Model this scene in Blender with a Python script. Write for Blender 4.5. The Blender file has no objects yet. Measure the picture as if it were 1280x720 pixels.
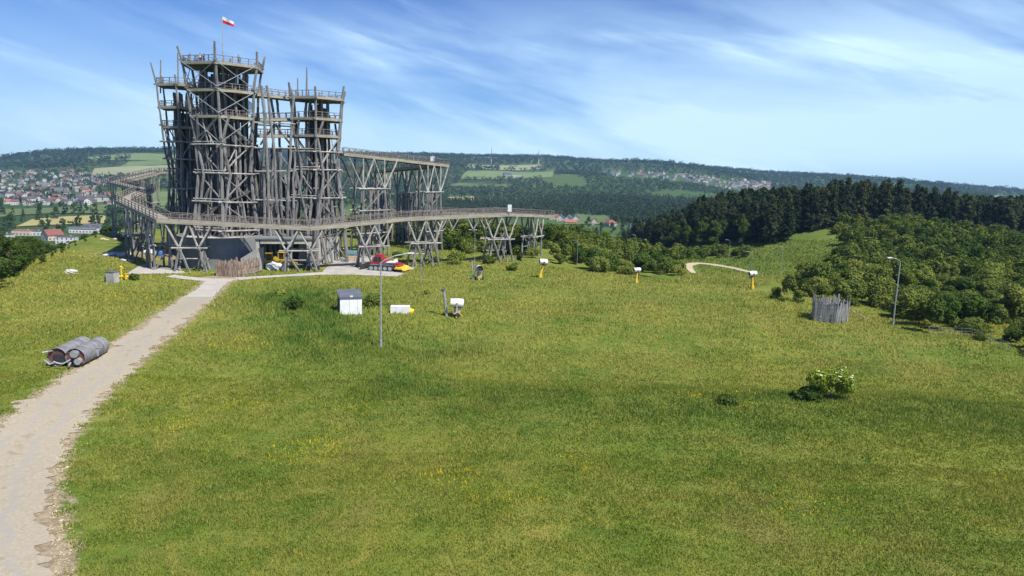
import bpy, bmesh, math, random
import numpy as np
from mathutils import Vector, Matrix, Euler
R_ = math.radians
rng = np.random.default_rng(7); random.seed(7)
S = bpy.context.scene
COL = S.collection

# ------------------------------------------------------------ camera, world, sun, exposure
F_ = 881.0; PITCH = R_(9.2); ROLL = R_(1.7); CAMZ = 19.0
fw = Vector((0, math.cos(PITCH), -math.sin(PITCH)))
rt0 = Vector((1, 0, 0)); up0 = rt0.cross(fw)
rt = rt0*math.cos(ROLL) + up0*math.sin(ROLL)
up = -rt0*math.sin(ROLL) + up0*math.cos(ROLL)
cam_d = bpy.data.cameras.new('camera'); cam = bpy.data.objects.new('camera', cam_d); COL.objects.link(cam)
cam_d.sensor_width = 36; cam_d.lens = F_/1280*36; cam_d.clip_start = .5; cam_d.clip_end = 40000
m = Matrix((rt, up, -fw)).transposed().to_4x4(); m.translation = (0, 0, CAMZ); cam.matrix_world = m
S.camera = cam
S.render.resolution_x = 1024; S.render.resolution_y = 576
S.view_settings.view_transform = 'Standard'; S.view_settings.look = 'None'
S.view_settings.exposure = 0.70; S.view_settings.gamma = 1
SUN_AZ = R_(130)      # clockwise from +Y (view direction): right and a little behind the camera
SUN_EL = R_(55)
w = bpy.data.worlds.new('World'); S.world = w; w.use_nodes = True
nt = w.node_tree; nt.nodes.clear()
def N(nt, t, **k):
    n = nt.nodes.new(t)
    for a, b in k.items(): setattr(n, a, b)
    return n
def L(nt, a, b): nt.links.new(a, b)
def MATH(nt, op, a, b=None, clamp=False):
    n = N(nt, 'ShaderNodeMath', operation=op, use_clamp=clamp)
    for i, v in enumerate((a, b)):
        if v is None: continue
        if isinstance(v, (int, float)): n.inputs[i].default_value = v
        else: L(nt, v, n.inputs[i])
    return n.outputs[0]
def MIXC(nt, fac, a, b, mode='MIX'):
    n = N(nt, 'ShaderNodeMix', data_type='RGBA', blend_type=mode)
    for i, v in ((0, fac), (6, a), (7, b)):
        if isinstance(v, (int, float)): n.inputs[i].default_value = v
        elif isinstance(v, (tuple, list)): n.inputs[i].default_value = (*v[:3], 1)
        else: L(nt, v, n.inputs[i])
    return n.outputs[2]
def NOISE(nt, vec, scale, detail=4, rough=.55, dist=0):
    n = N(nt, 'ShaderNodeTexNoise'); n.inputs['Scale'].default_value = scale
    n.inputs['Detail'].default_value = detail; n.inputs['Roughness'].default_value = rough
    n.inputs['Distortion'].default_value = dist
    if vec is not None: L(nt, vec, n.inputs['Vector'])
    return n.outputs['Fac']
def RAMP(nt, fac, lo, hi):
    n = N(nt, 'ShaderNodeMapRange', clamp=True); L(nt, fac, n.inputs[0])
    n.inputs[1].default_value = lo; n.inputs[2].default_value = hi
    n.interpolation_type = 'SMOOTHSTEP'
    return n.outputs[0]
sky = N(nt, 'ShaderNodeTexSky', sky_type='NISHITA', sun_disc=False)
sky.sun_elevation = SUN_EL; sky.sun_rotation = SUN_AZ; sky.altitude = 200
sky.air_density = 1.0; sky.dust_density = .4; sky.ozone_density = 2.2
bg = N(nt, 'ShaderNodeBackground'); bg.inputs[1].default_value = .085
out = N(nt, 'ShaderNodeOutputWorld')
tc = N(nt, 'ShaderNodeTexCoord'); sp = N(nt, 'ShaderNodeSeparateXYZ'); L(nt, tc.outputs['Generated'], sp.inputs[0])
az = MATH(nt, 'ARCTAN2', sp.outputs[0], sp.outputs[1]); el = MATH(nt, 'ARCSINE', sp.outputs[2])
def cvec(sx, sy, sl, off):
    c = N(nt, 'ShaderNodeCombineXYZ')
    L(nt, MATH(nt, 'MULTIPLY', az, sx), c.inputs[0])
    L(nt, MATH(nt, 'MULTIPLY', MATH(nt, 'ADD', el, MATH(nt, 'MULTIPLY', az, sl)), sy), c.inputs[1])
    c.inputs[2].default_value = off
    return c.outputs[0]
n1 = RAMP(nt, NOISE(nt, cvec(2.0, 10, .22, 3.1), 1.0, 7, .58, .5), .49, .76)
n2 = RAMP(nt, NOISE(nt, cvec(3.4, 26, .28, 7.7), 1.0, 6, .58, 1.0), .36, .74)
n3 = RAMP(nt, NOISE(nt, cvec(1.6, 7, .22, 1.9), 1.0, 6, .58, .5), .28, .60)
# broad veil: a long band rising from the left horizon to the upper right
band = MATH(nt, 'ADD', el, MATH(nt, 'MULTIPLY', az, -.02))
b1 = MATH(nt, 'MULTIPLY', RAMP(nt, band, -.02, .07), MATH(nt, 'SUBTRACT', 1.0, RAMP(nt, band, .13, .30)))
rightw = RAMP(nt, az, -.45, .55)
cl = MATH(nt, 'ADD', MATH(nt, 'MULTIPLY', MATH(nt, 'MULTIPLY', n1, MATH(nt, 'ADD', n2, .35)), .70),
          MATH(nt, 'MULTIPLY', MATH(nt, 'MULTIPLY', b1, n3), MATH(nt, 'ADD', MATH(nt, 'MULTIPLY', rightw, .50), .35)), clamp=True)
cl = MATH(nt, 'MULTIPLY', cl, MATH(nt, 'SUBTRACT', 1.0, MATH(nt, 'MULTIPLY', MATH(nt, 'MULTIPLY', RAMP(nt, el, .10, .30), MATH(nt, 'SUBTRACT', 1.0, RAMP(nt, az, -.5, .2))), .6)))
cl = MATH(nt, 'ADD', cl, MATH(nt, 'MULTIPLY', MATH(nt, 'SUBTRACT', 1.0, RAMP(nt, el, -.03, .17)), .75), clamp=True)
gm = N(nt, 'ShaderNodeGamma'); gm.inputs[1].default_value = 1.7
L(nt, MIXC(nt, 1.0, sky.outputs[0], (.125, .125, .125), 'MULTIPLY'), gm.inputs[0])
skyb = MIXC(nt, 1.0, gm.outputs[0], (.85, 4.5, 9.0), 'MULTIPLY')
skyc = MIXC(nt, cl, skyb, (7.3, 9.8, 11.2))
L(nt, skyc, bg.inputs[0]); L(nt, bg.outputs[0], out.inputs[0])
sd = bpy.data.lights.new('sun', 'SUN'); sd.energy = 4.8; sd.angle = R_(.5); sd.color = (1, .95, .87)
so = bpy.data.objects.new('sun', sd); COL.objects.link(so)
sv = Vector((math.sin(SUN_AZ)*math.cos(SUN_EL), math.cos(SUN_AZ)*math.cos(SUN_EL), math.sin(SUN_EL)))
so.rotation_euler = sv.to_track_quat('Z', 'Y').to_euler(); so.location = (0, 0, 200)

# ------------------------------------------------------------ rays and terrain
def ray(px, py): return fw + rt*((px-640)/F_) - up*((py-360)/F_)
def at(px, py, Y):                       # the world point on this line of sight at distance Y
    d = ray(px, py); t = Y/d.y
    return Vector((d.x*t, Y, CAMZ + d.z*t))
def hor(px): return 360 - F_*math.tan(PITCH)*1.0/math.cos(ROLL) + (px-640)*math.tan(ROLL)
def sm(t): t = np.clip(t, 0, 1); return t*t*(3-2*t)
POLY = np.array([(-30, -400), (-32, 0), (-49, 40), (-73, 101), (-108, 190), (-100, 222), (-50, 232), (0, 222), (32, 212),
                 (62, 232), (90, 330), (180, 420), (500, 450), (800, 100), (600, -400)], float)
def sdf(x, y):
    d = np.full(x.shape, 1e18); ins = np.zeros(x.shape, bool)
    n = len(POLY)
    for i in range(n):
        a = POLY[i]; b = POLY[(i+1) % n]; e = b-a
        t = np.clip(((x-a[0])*e[0]+(y-a[1])*e[1])/(e@e), 0, 1)
        d = np.minimum(d, (x-a[0]-e[0]*t)**2+(y-a[1]-e[1]*t)**2)
        c = ((a[1] > y) != (b[1] > y)) & (x < (b[0]-a[0])*(y-a[1])/((b[1]-a[1]) or 1e-9)+a[0])
        ins ^= c
    d = np.sqrt(d); return np.where(ins, -d, d)
def waves(x, y, wl, seed, k=7):
    r = np.random.default_rng(seed); o = np.zeros_like(x)
    for i in range(k):
        a = r.uniform(0, 6.283); f = 6.283/(wl*r.uniform(.6, 1.6)); o = o+np.sin(f*(x*math.cos(a)+y*math.sin(a))+r.uniform(0, 6.28))
    return o/math.sqrt(k)
RPX = np.array([-600, -200, 0, 60, 120, 200, 400, 560, 640, 700, 780, 850, 950, 1080, 1150, 1280, 1500, 2400], float)
RPY = np.array([215, 203, 198, 193, 191, 193, 193, 194, 197, 198, 203, 209, 216, 224, 229, 239, 247, 262], float)
R0 = 3900.0
BANK = np.array([(-39, 128), (-35.5, 114), (-26, 87), (-17.5, 72), (-10.6, 62.3), (-5.4, 60), (4, 59.3), (17.6, 58.5), (27, 59.1), (36, 59.2), (46, 58.4), (90, 58)])
def bank(x, y):
    d = np.full(x.shape, 1e9); side = np.zeros(x.shape)
    for a, b in zip(BANK[:-1], BANK[1:]):
        e = b-a; t = np.clip(((x-a[0])*e[0]+(y-a[1])*e[1])/(e@e), 0, 1); q = np.hypot(x-a[0]-e[0]*t, y-a[1]-e[1]*t)
        s = np.sign(e[0]*(y-a[1])-e[1]*(x-a[0])); side = np.where(q < d, s, side); d = np.minimum(d, q)
    return np.where(y > 126, np.minimum(d*side, 0), d*side)
def terr(x, y):
    r = np.hypot(x, y); az = np.arctan2(x, np.maximum(y, 1e-3)); px = 640+F_*np.tan(np.clip(az, -1.35, 1.35))
    px = np.where(y > 10, px, np.where(x > 0, 2400, -600))
    zv = -50+14*sm((x+100)/400)
    ridge = CAMZ + (360-F_*math.tan(PITCH)+(px-640)*math.tan(ROLL)-np.interp(px, RPX, RPY)-2.5)*R0/F_/np.maximum(np.cos(az), .4)
    t = sm((r-1250)/(R0-1250)); tt = np.clip((r-1250)/(R0-1250), 0, 1)
    far = zv+(ridge-zv)*t + waves(x, y, 900, 3)*16*4*tt*(1-tt) + waves(x, y, 260, 4)*3*sm((r-500)/500)*(1-tt)
    far = far-np.maximum(r-R0, 0)*.035
    s = sdf(x, y); s2 = np.sqrt(np.maximum(s, 0)**2+64)-8
    q = np.clip(s2/190, 0, 1); drop = 1-(1-q)**2
    hill = -2.6*sm((y-118)/60)*sm((x-5)/40) + waves(x, y, 30, 5)*.16 + waves(x, y, 70, 9)*.22
    # mound with the pine wood on it, low ridge in front of the camera
    hill = hill - 6.5*sm((112-x)/52)*sm((y-185)/50)*sm((x-20)/30)
    hill = hill + 6.6*np.exp(-(((x-134)/36)**2+((y-258)/50)**2)) + 1.2*np.exp(-(((x-190)/80)**2+((y-250)/80)**2))
    bd = bank(x, y)
    hill = hill + (.35*np.exp(-(bd/7)**2) - 1.6*sm(bd/11)*(1-sm((bd-12)/34)))*(1-sm((y-78)/22))
    hill = hill*(1-drop)
    return hill + far*drop
nG = 560
u = np.linspace(-1, 1, nG); B_ = 6.2; A_ = 5600/math.sinh(B_)
GX = A_*np.sinh(B_*u); GY = 80+A_*np.sinh(B_*u)
XX, YY = np.meshgrid(GX, GY, indexing='ij')
ZZ = terr(XX, YY)
def zg(x, y):
    x = np.asarray(x, float); y = np.asarray(y, float)
    fx = (np.arcsinh(x/A_)/B_+1)/2*(nG-1); fy = (np.arcsinh((y-80)/A_)/B_+1)/2*(nG-1)
    i = np.clip(fx.astype(int), 0, nG-2); j = np.clip(fy.astype(int), 0, nG-2)
    a = np.clip((x-GX[i])/(GX[i+1]-GX[i]), 0, 1); b = np.clip((y-GY[j])/(GY[j+1]-GY[j]), 0, 1)
    return ZZ[i, j]*(1-a)*(1-b)+ZZ[i+1, j]*a*(1-b)+ZZ[i, j+1]*(1-a)*b+ZZ[i+1, j+1]*a*b
def pick(px, py, far=9000):
    d = ray(px, py); d = d/d.y
    Y = 22*np.exp(np.linspace(0, math.log(far/22), 1600))
    z = CAMZ+d.z*Y; g = zg(d.x*Y, Y); k = np.nonzero(z <= g)[0]
    if len(k) == 0: return None
    k = k[0]
    if k == 0: return Vector((d.x*Y[0], Y[0], float(g[0])))
    lo, hi = Y[k-1], Y[k]
    for _ in range(14):
        mid = (lo+hi)/2
        if CAMZ+d.z*mid <= float(zg(d.x*mid, mid)): hi = mid
        else: lo = mid
    return Vector((d.x*hi, hi, float(zg(d.x*hi, hi))))
def gz(x, y): return float(zg(x, y))

# ------------------------------------------------------------ materials
def mat(name, col, rough=.8, var=None, vscale=1.0, metal=0, spec=.3, bump=0, vfac=(.35, .65), stretch=None):
    m = bpy.data.materials.new(name); m.use_nodes = True; t = m.node_tree; b = t.nodes['Principled BSDF']
    b.inputs['Roughness'].default_value = rough; b.inputs['Metallic'].default_value = metal
    b.inputs['Specular IOR Level'].default_value = spec; b.inputs['Base Color'].default_value = (*col, 1)
    if var is not None:
        tcn = N(t, 'ShaderNodeTexCoord'); v = tcn.outputs['Object']
        if stretch:
            mp = N(t, 'ShaderNodeMapping'); mp.inputs['Scale'].default_value = stretch; L(t, v, mp.inputs[0]); v = mp.outputs[0]
        f = RAMP(t, NOISE(t, v, vscale, 6, .65), *vfac)
        L(t, MIXC(t, f, col, var), b.inputs['Base Color'])
        if bump:
            bn = N(t, 'ShaderNodeBump'); bn.inputs['Strength'].default_value = bump; bn.inputs['Distance'].default_value = .03
            L(t, NOISE(t, v, vscale*4, 4), bn.inputs['Height']); L(t, bn.outputs[0], b.inputs['Normal'])
    return m
M = {}
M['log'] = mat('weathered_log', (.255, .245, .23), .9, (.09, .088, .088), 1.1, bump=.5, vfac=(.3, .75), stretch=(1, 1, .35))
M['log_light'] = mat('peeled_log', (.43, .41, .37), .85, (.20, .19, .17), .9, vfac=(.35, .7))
M['plank'] = mat('grey_planks', (.30, .275, .235), .9, (.22, .20, .175), 1.6, bump=.3)
M['fascia'] = mat('edge_beam_wood', (.36, .33, .25), .85, (.23, .21, .165), 1.0, stretch=(.4, .4, 3))
M['rail'] = mat('rail_wood', (.24, .21, .185), .85, (.13, .115, .10), 1.5)
M['concrete'] = mat('concrete', (.42, .41, .37), .9, (.31, .30, .28), .5, bump=.2)
M['concrete_grey'] = mat('grey_concrete', (.21, .215, .22), .9, (.165, .17, .175), .35)
M['slab'] = mat('concrete_slabs', (.40, .38, .34), .9, (.31, .29, .25), .6)
M['dark'] = mat('dark_interior', (.025, .025, .03), .9)
M['steel'] = mat('galvanised_steel', (.48, .50, .52), .45, (.36, .37, .38), 3, metal=.5)
M['tank'] = mat('tank_steel', (.25, .255, .265), .6, (.17, .16, .16), 1.3, metal=.2)
M['shadewood'] = mat('shaded_timber', (.085, .08, .08), .95, (.05, .048, .05), .8, stretch=(3, 3, .3))  # timber darkened in its colour for the shade inside the towers
M['rust'] = mat('red_brown_rust', (.10, .045, .04), .85, (.16, .07, .05), 3)
M['white'] = mat('white_paint', (.80, .80, .79), .5, (.68, .68, .66), .8)
M['roofgrey'] = mat('slate_grey_sheet', (.13, .14, .165), .5, (.10, .11, .13), 1)
M['red'] = mat('red_paint', (.42, .035, .04), .5, (.28, .04, .04), 1.5)
M['yellow'] = mat('yellow_paint', (.76, .54, .03), .5, (.58, .38, .05), 2.2)
M['black'] = mat('black_rubber', (.025, .025, .028), .7, (.05, .05, .05), 3)
M['glass'] = mat('dark_glass', (.03, .04, .05), .12, spec=.6)
M['blue'] = mat('blue_plastic', (.06, .17, .50), .5, (.05, .12, .36), 2)
M['brown'] = mat('brown_board', (.19, .125, .09), .9, (.36, .30, .24), 1.8, stretch=(2, 2, .5), vfac=(.4, .65))
M['greyboard'] = mat('grey_board', (.17, .17, .165), .9, (.26, .255, .245), 1.8, stretch=(2, 2, .5))
M['teal'] = mat('teal_sheet', (.14, .30, .36), .6, (.10, .23, .29), 2)
M['box'] = mat('beige_board', (.52, .42, .28), .8, (.42, .33, .22), 2)
M['skin'] = mat('skin', (.55, .34, .25), .6)
M['cloth_white'] = mat('white_cloth', (.75, .75, .75), .9); M['cloth_dark'] = mat('dark_cloth', (.03, .035, .05), .9)
M['cloth_red'] = mat('red_cloth', (.55, .03, .04), .9); M['hair'] = mat('brown_hair', (.05, .03, .02), .8)
M['tarp'] = mat('pale_tarp', (.52, .53, .54), .7, (.50, .52, .55), 2)
M['stone'] = mat('pale_stone', (.55, .53, .48), .9, (.40, .38, .34), 2)
M['fieldpath'] = mat('light_sand', (.50, .41, .27), .95, (.40, .33, .21), .5)

def grass_color(t, vec):
    a = RAMP(t, NOISE(t, vec, .045, 5, .6, .6), .36, .64)
    b = RAMP(t, NOISE(t, vec, .22, 5, .65, .4), .35, .66)
    c = RAMP(t, NOISE(t, vec, 1.3, 4, .6), .3, .7)
    y = RAMP(t, NOISE(t, vec, .12, 4, .6, 1.2), .60, .72)
    col = MIXC(t, a, (.070, .110, .018), (.130, .142, .026))
    br = RAMP(t, NOISE(t, vec, .085, 5, .68, .8), .54, .70)
    col = MIXC(t, MATH(t, 'MULTIPLY', b, .7), col, (.185, .170, .050))
    col = MIXC(t, MATH(t, 'MULTIPLY', c, .5), col, (.045, .082, .014))
    col = MIXC(t, MATH(t, 'MULTIPLY', br, .6), col, (.125, .115, .042))
    dk = RAMP(t, NOISE(t, vec, .16, 5, .7, .5), .55, .68)
    col = MIXC(t, MATH(t, 'MULTIPLY', dk, .65), col, (.045, .085, .018))
    col = MIXC(t, MATH(t, 'MULTIPLY', y, .55), col, (.20, .165, .05))
    return MIXC(t, 1.0, col, (1.28, 1.33, 1.08), 'MULTIPLY')
def ground_mat():
    m = bpy.data.materials.new('meadow_ground'); m.use_nodes = True; t = m.node_tree; b = t.nodes['Principled BSDF']
    b.inputs['Roughness'].default_value = .95; b.inputs['Specular IOR Level'].default_value = .1
    tcn = N(t, 'ShaderNodeTexCoord'); v = tcn.outputs['Object']
    g = grass_color(t, v)
    def attr(n):
        a = N(t, 'ShaderNodeAttribute'); a.attribute_name = n; return a.outputs['Fac']
    # far land: fields, scrub and meadow of other greens
    f1 = RAMP(t, NOISE(t, v, .0022, 5, .6, .8), .40, .60); f2 = RAMP(t, NOISE(t, v, .03, 5, .65), .35, .65)
    farc = MIXC(t, f1, (.040, .075, .022), (.095, .125, .032)); farc = MIXC(t, MATH(t, 'MULTIPLY', f2, .5), farc, (.028, .055, .018))
    col = MIXC(t, attr('farland'), g, farc)
    green = MIXC(t, c_lush(t, v), (.055, .118, .026), (.095, .160, .034))
    col = MIXC(t, MATH(t, 'MULTIPLY', attr('lush'), .8), col, green)
    dirtc = MIXC(t, RAMP(t, NOISE(t, v, 2.5, 5, .7), .35, .65), (.34, .28, .19), (.20, .155, .10))
    dm = MATH(t, 'MULTIPLY', attr('verge'), 1.0)
    dn = NOISE(t, v, 1.1, 7, .72)
    msk = RAMP(t, MATH(t, 'ADD', dn, MATH(t, 'MULTIPLY', dm, .62)), .80, .90)
    col = MIXC(t, msk, col, dirtc)
    L(t, col, b.inputs['Base Color'])
    bn = N(t, 'ShaderNodeBump'); bn.inputs['Strength'].default_value = .6; bn.inputs['Distance'].default_value = .12
    L(t, NOISE(t, v, 3.5, 6, .7), bn.inputs['Height']); L(t, bn.outputs[0], b.inputs['Normal'])
    return m
def c_lush(t, v): return RAMP(t, NOISE(t, v, .35, 5, .65), .35, .65)
M['ground'] = ground_mat()
def blade_mat():
    m = bpy.data.materials.new('grass_blades'); m.use_nodes = True; t = m.node_tree; t.nodes.clear()
    o = N(t, 'ShaderNodeOutputMaterial'); tcn = N(t, 'ShaderNodeTexCoord'); v = tcn.outputs['Object']
    g = grass_color(t, v)
    a = N(t, 'ShaderNodeAttribute'); a.attribute_name = 'tint'; s = N(t, 'ShaderNodeSeparateXYZ'); L(t, a.outputs['Vector'], s.inputs[0])
    g = MIXC(t, MATH(t, 'MULTIPLY', s.outputs[0], .7), g, (.34, .31, .095))
    g = MIXC(t, MATH(t, 'MULTIPLY', s.outputs[1], .85), g, MIXC(t, c_lush(t, v), (.055, .118, .026), (.095, .160, .034)))
    g = MIXC(t, s.outputs[2], g, (.55, .42, .02))
    g = MIXC(t, 1.0, g, (1.55, 1.55, 1.35), 'MULTIPLY')
    d = N(t, 'ShaderNodeBsdfDiffuse'); tr = N(t, 'ShaderNodeBsdfTranslucent'); mx = N(t, 'ShaderNodeMixShader'); mx.inputs[0].default_value = .45
    L(t, g, d.inputs[0]); L(t, g, tr.inputs[0]); L(t, d.outputs[0], mx.inputs[1]); L(t, tr.outputs[0], mx.inputs[2]); L(t, mx.outputs[0], o.inputs[0])
    return m
M['blade'] = blade_mat()
def leaf_mat(name, c1, c2, attr=False, trans=.3, clump=.6):
    m = bpy.data.materials.new(name); m.use_nodes = True; t = m.node_tree; t.nodes.clear()
    o = N(t, 'ShaderNodeOutputMaterial'); tcn = N(t, 'ShaderNodeTexCoord'); v = tcn.outputs['Object']
    if attr:
        a = N(t, 'ShaderNodeAttribute'); a.attribute_name = 'tint'; f = a.outputs['Fac']
    else:
        oi = N(t, 'ShaderNodeObjectInfo'); f = oi.outputs['Random']
    g = MIXC(t, f, c1, c2)
    n = RAMP(t, NOISE(t, v, clump, 4, .6), .35, .65)
    g = MIXC(t, MATH(t, 'MULTIPLY', n, .45), g, MIXC(t, 1.0, g, (1.5, 1.35, .9), 'MULTIPLY'))
    d = N(t, 'ShaderNodeBsdfDiffuse'); tr = N(t, 'ShaderNodeBsdfTranslucent'); mx = N(t, 'ShaderNodeMixShader'); mx.inputs[0].default_value = trans
    L(t, g, d.inputs[0]); L(t, g, tr.inputs[0]); L(t, d.outputs[0], mx.inputs[1]); L(t, tr.outputs[0], mx.inputs[2]); L(t, mx.outputs[0], o.inputs[0])
    return m
M['shrub'] = leaf_mat('shrub_leaves', (.056, .110, .026), (.220, .255, .060), clump=.7)
M['pine'] = leaf_mat('pine_needles', (.026, .046, .026), (.080, .100, .048), trans=.2)
M['decid'] = leaf_mat('tree_leaves', (.045, .085, .020), (.085, .130, .032))
M['wood_far'] = leaf_mat('woodland_leaves', (.030, .058, .022), (.090, .130, .040), True, .2, .01)
M['wood_mid'] = leaf_mat('forest_needles', (.026, .050, .020), (.070, .100, .034), True, .15, .02)
M['shrub_far'] = leaf_mat('thicket_leaves', (.045, .090, .018), (.150, .185, .042), True, .3, .3)
M['bark'] = mat('bark', (.12, .085, .06), .95, (.20, .13, .09), 4)
M['elder'] = leaf_mat('elder_leaves', (.24, .31, .05), (.26, .33, .06), trans=.45); M['flower'] = mat('cream_flowers', (.75, .75, .52), .9)

# ------------------------------------------------------------ mesh helpers
def link(o, parent=None):
    COL.objects.link(o)
    if parent: o.parent = parent
    return o
def tag(o, label=None, cat=None, group=None, kind=None):
    if label: o['label'] = label
    if cat: o['category'] = cat
    if group: o['group'] = group
    if kind: o['kind'] = kind
    return o
def thing(name, loc, label, cat, group=None, rz=0):
    o = bpy.data.objects.new(name, None); o.location = loc; o.rotation_euler = (0, 0, rz); o.empty_display_size = .3
    link(o); return tag(o, label, cat, group)
def npmesh(name, V, Fc, mats, midx=None, smooth=False):
    me = bpy.data.meshes.new(name); V = np.asarray(V, np.float32); Fc = np.asarray(Fc, np.int32); k = Fc.shape[1]
    me.vertices.add(len(V)); me.vertices.foreach_set('co', V.ravel())
    me.loops.add(Fc.size); me.loops.foreach_set('vertex_index', Fc.ravel())
    me.polygons.add(len(Fc)); me.polygons.foreach_set('loop_start', np.arange(0, Fc.size, k, dtype=np.int32))
    for mm in mats: me.materials.append(mm)
    if midx is not None: me.polygons.foreach_set('material_index', np.asarray(midx, np.int32))
    me.update(calc_edges=True)
    me.polygons.foreach_set('use_smooth', np.full(len(Fc), smooth)); return me
def setattr_f(me, name, arr):
    a = me.attributes.new(name, 'FLOAT', 'POINT'); a.data.foreach_set('value', np.asarray(arr, np.float32))
class MB:
    def __init__(s): s.v = []; s.f = []; s.m = []; s.cur = 0
    def add(s, vs, fs):
        o = len(s.v); s.v += [tuple(p) for p in vs]; s.f += [tuple(i+o for i in f) for f in fs]; s.m += [s.cur]*len(fs)
    def box(s, c, d, M3=None):
        c = Vector(c); hx, hy, hz = d[0]/2, d[1]/2, d[2]/2; vs = []
        for x, y, z in ((-1,-1,-1),(1,-1,-1),(1,1,-1),(-1,1,-1),(-1,-1,1),(1,-1,1),(1,1,1),(-1,1,1)):
            p = Vector((x*hx, y*hy, z*hz)); p = M3 @ p if M3 else p; vs.append(c+p)
        s.add(vs, [(3,2,1,0),(4,5,6,7),(0,1,5,4),(1,2,6,5),(2,3,7,6),(3,0,4,7)])
    def tube(s, pts, rad, n=6, caps=True):
        pts = [Vector(p) for p in pts]; rad = rad if isinstance(rad, (list, tuple)) else [rad]*len(pts)
        vs = []; fs = []
        prev = None
        for i, p in enumerate(pts):
            d = (pts[min(i+1, len(pts)-1)]-pts[max(i-1, 0)]).normalized()
            ref = prev if prev is not None else (Vector((1, 0, 0)) if abs(d.x) < .8 else Vector((0, 1, 0)))
            a = (ref-d*ref.dot(d)).normalized(); prev = a; b = d.cross(a)
            for k in range(n):
                t = 6.28318*k/n; vs.append(p+(a*math.cos(t)+b*math.sin(t))*rad[i])
        for i in range(len(pts)-1):
            for k in range(n):
                k2 = (k+1) % n; fs.append((i*n+k, i*n+k2, (i+1)*n+k2, (i+1)*n+k))
        if caps: fs.append(tuple(range(n))[::-1]); fs.append(tuple((len(pts)-1)*n+k for k in range(n)))
        s.add(vs, fs)
    def log(s, a, b, r0, r1=None, crook=.05, seg=4, n=6):
        a = Vector(a); b = Vector(b); r1 = r0*.85 if r1 is None else r1; L_ = (b-a).length
        pts = []; rr = []
        for i in range(seg+1):
            t = i/seg; p = a.lerp(b, t)
            if 0 < i < seg: p = p+Vector((random.gauss(0, 1), random.gauss(0, 1), 0))*crook*.5*min(1, L_/8)
            pts.append(p); rr.append((r0+(r1-r0)*t)*random.uniform(.92, 1.08))
        s.tube(pts, rr, n)
    def prism(s, poly, z0, z1):
        n = len(poly); vs = [(p[0], p[1], z0 if not callable(z0) else z0(*p[:2])) for p in poly]+[(p[0], p[1], z1 if not callable(z1) else z1(*p[:2])) for p in poly]
        s.add(vs, [tuple(range(n))[::-1], tuple(range(n, 2*n))]+[(i, (i+1) % n, n+(i+1) % n, n+i) for i in range(n)])
    def build(s, name, mats, parent=None, world=False, smooth=False, label=None):
        mats = mats if isinstance(mats, (list, tuple)) else [mats]
        off = Vector((0, 0, 0))
        if world and parent:
            q = parent
            while q: off += q.location; q = q.parent
        me = bpy.data.meshes.new(name); me.from_pydata([tuple(Vector(p)-off) for p in s.v], [], s.f)
        for mm in mats: me.materials.append(mm)
        me.polygons.foreach_set('material_index', s.m)
        bm = bmesh.new(); bm.from_mesh(me); bmesh.ops.recalc_face_normals(bm, faces=bm.faces); bm.to_mesh(me); bm.free()
        if smooth: me.polygons.foreach_set('use_smooth', [True]*len(me.polygons))
        o = bpy.data.objects.new(name, me); link(o, parent)
        if label: o['label'] = label
        return o
def copy_tree(o, parent=None):
    c = o.copy(); COL.objects.link(c)
    if parent: c.parent = parent
    for ch in list(o.children): copy_tree(ch, c)
    return c

# ------------------------------------------------------------ ground sheet
road_rows = [(760,-92,68),(720,-90,68),(680,-92,63),(640,-90,61),(600,-74,64),(570,-52,75),(540,-14,92),(520,14,106),(500,40,124),(480,68,143),(460,98,165),(440,127,188),
             (420,158,211),(400,188,236),(385,212,252),(372,229,266)]
slab_rows = [(372,229,266),(364,242,274),(357,252,281),(352,256,288),(348.5,250,300)]
def edge_pts(rows):
    return [(pick(a, y), pick(b, y)) for y, a, b in rows]
RE = edge_pts(road_rows); SE = edge_pts(slab_rows)
cent = [((a.x+b.x)/2, (a.y+b.y)/2, (a-b).length/2*.86) for a, b in RE+SE[1:]]
def track_dist(x, y, line):
    d = np.full(x.shape, 1e9)
    for (ax, ay, aw), (bx, by, bw) in zip(line[:-1], line[1:]):
        ex, ey = bx-ax, by-ay; t = np.clip(((x-ax)*ex+(y-ay)*ey)/(ex*ex+ey*ey+1e-9), 0, 1)
        d = np.minimum(d, np.hypot(x-ax-ex*t, y-ay-ey*t)-(aw+(bw-aw)*t))
    return d
def W3(px, py, w): p = pick(px, py); return (p.x, p.y, w)
strip = [W3(296, 349, 1.5), W3(330, 346.5, 1.2), W3(370, 344, 1.1), W3(412, 341.5, 1.3)]
leftbr = [W3(262, 350.5, 1.2), W3(232, 347.5, 1.1), W3(212, 345, 1.1)]
pad = [pick(*p) for p in ((400, 344), (420, 322), (462, 321), (520, 335), (497, 346), (440, 343.5))]
padc = (sum(p.x for p in pad)/6, sum(p.y for p in pad)/6, 5.0)
lpad = [pick(*p) for p in ((158, 343), (178, 330), (222, 333), (232, 342))]
RIDGE = [W3(*q) for q in ((372, 372, .8), (385, 405, 1), (430, 445, 2.0), (490, 482, 1.6), (560, 494, .8), (700, 501, .8), (800, 506, 1.2), (905, 511, 1.5), (1040, 512, 1.2), (1180, 516, 2.2), (1330, 524, 2.5))]
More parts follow.
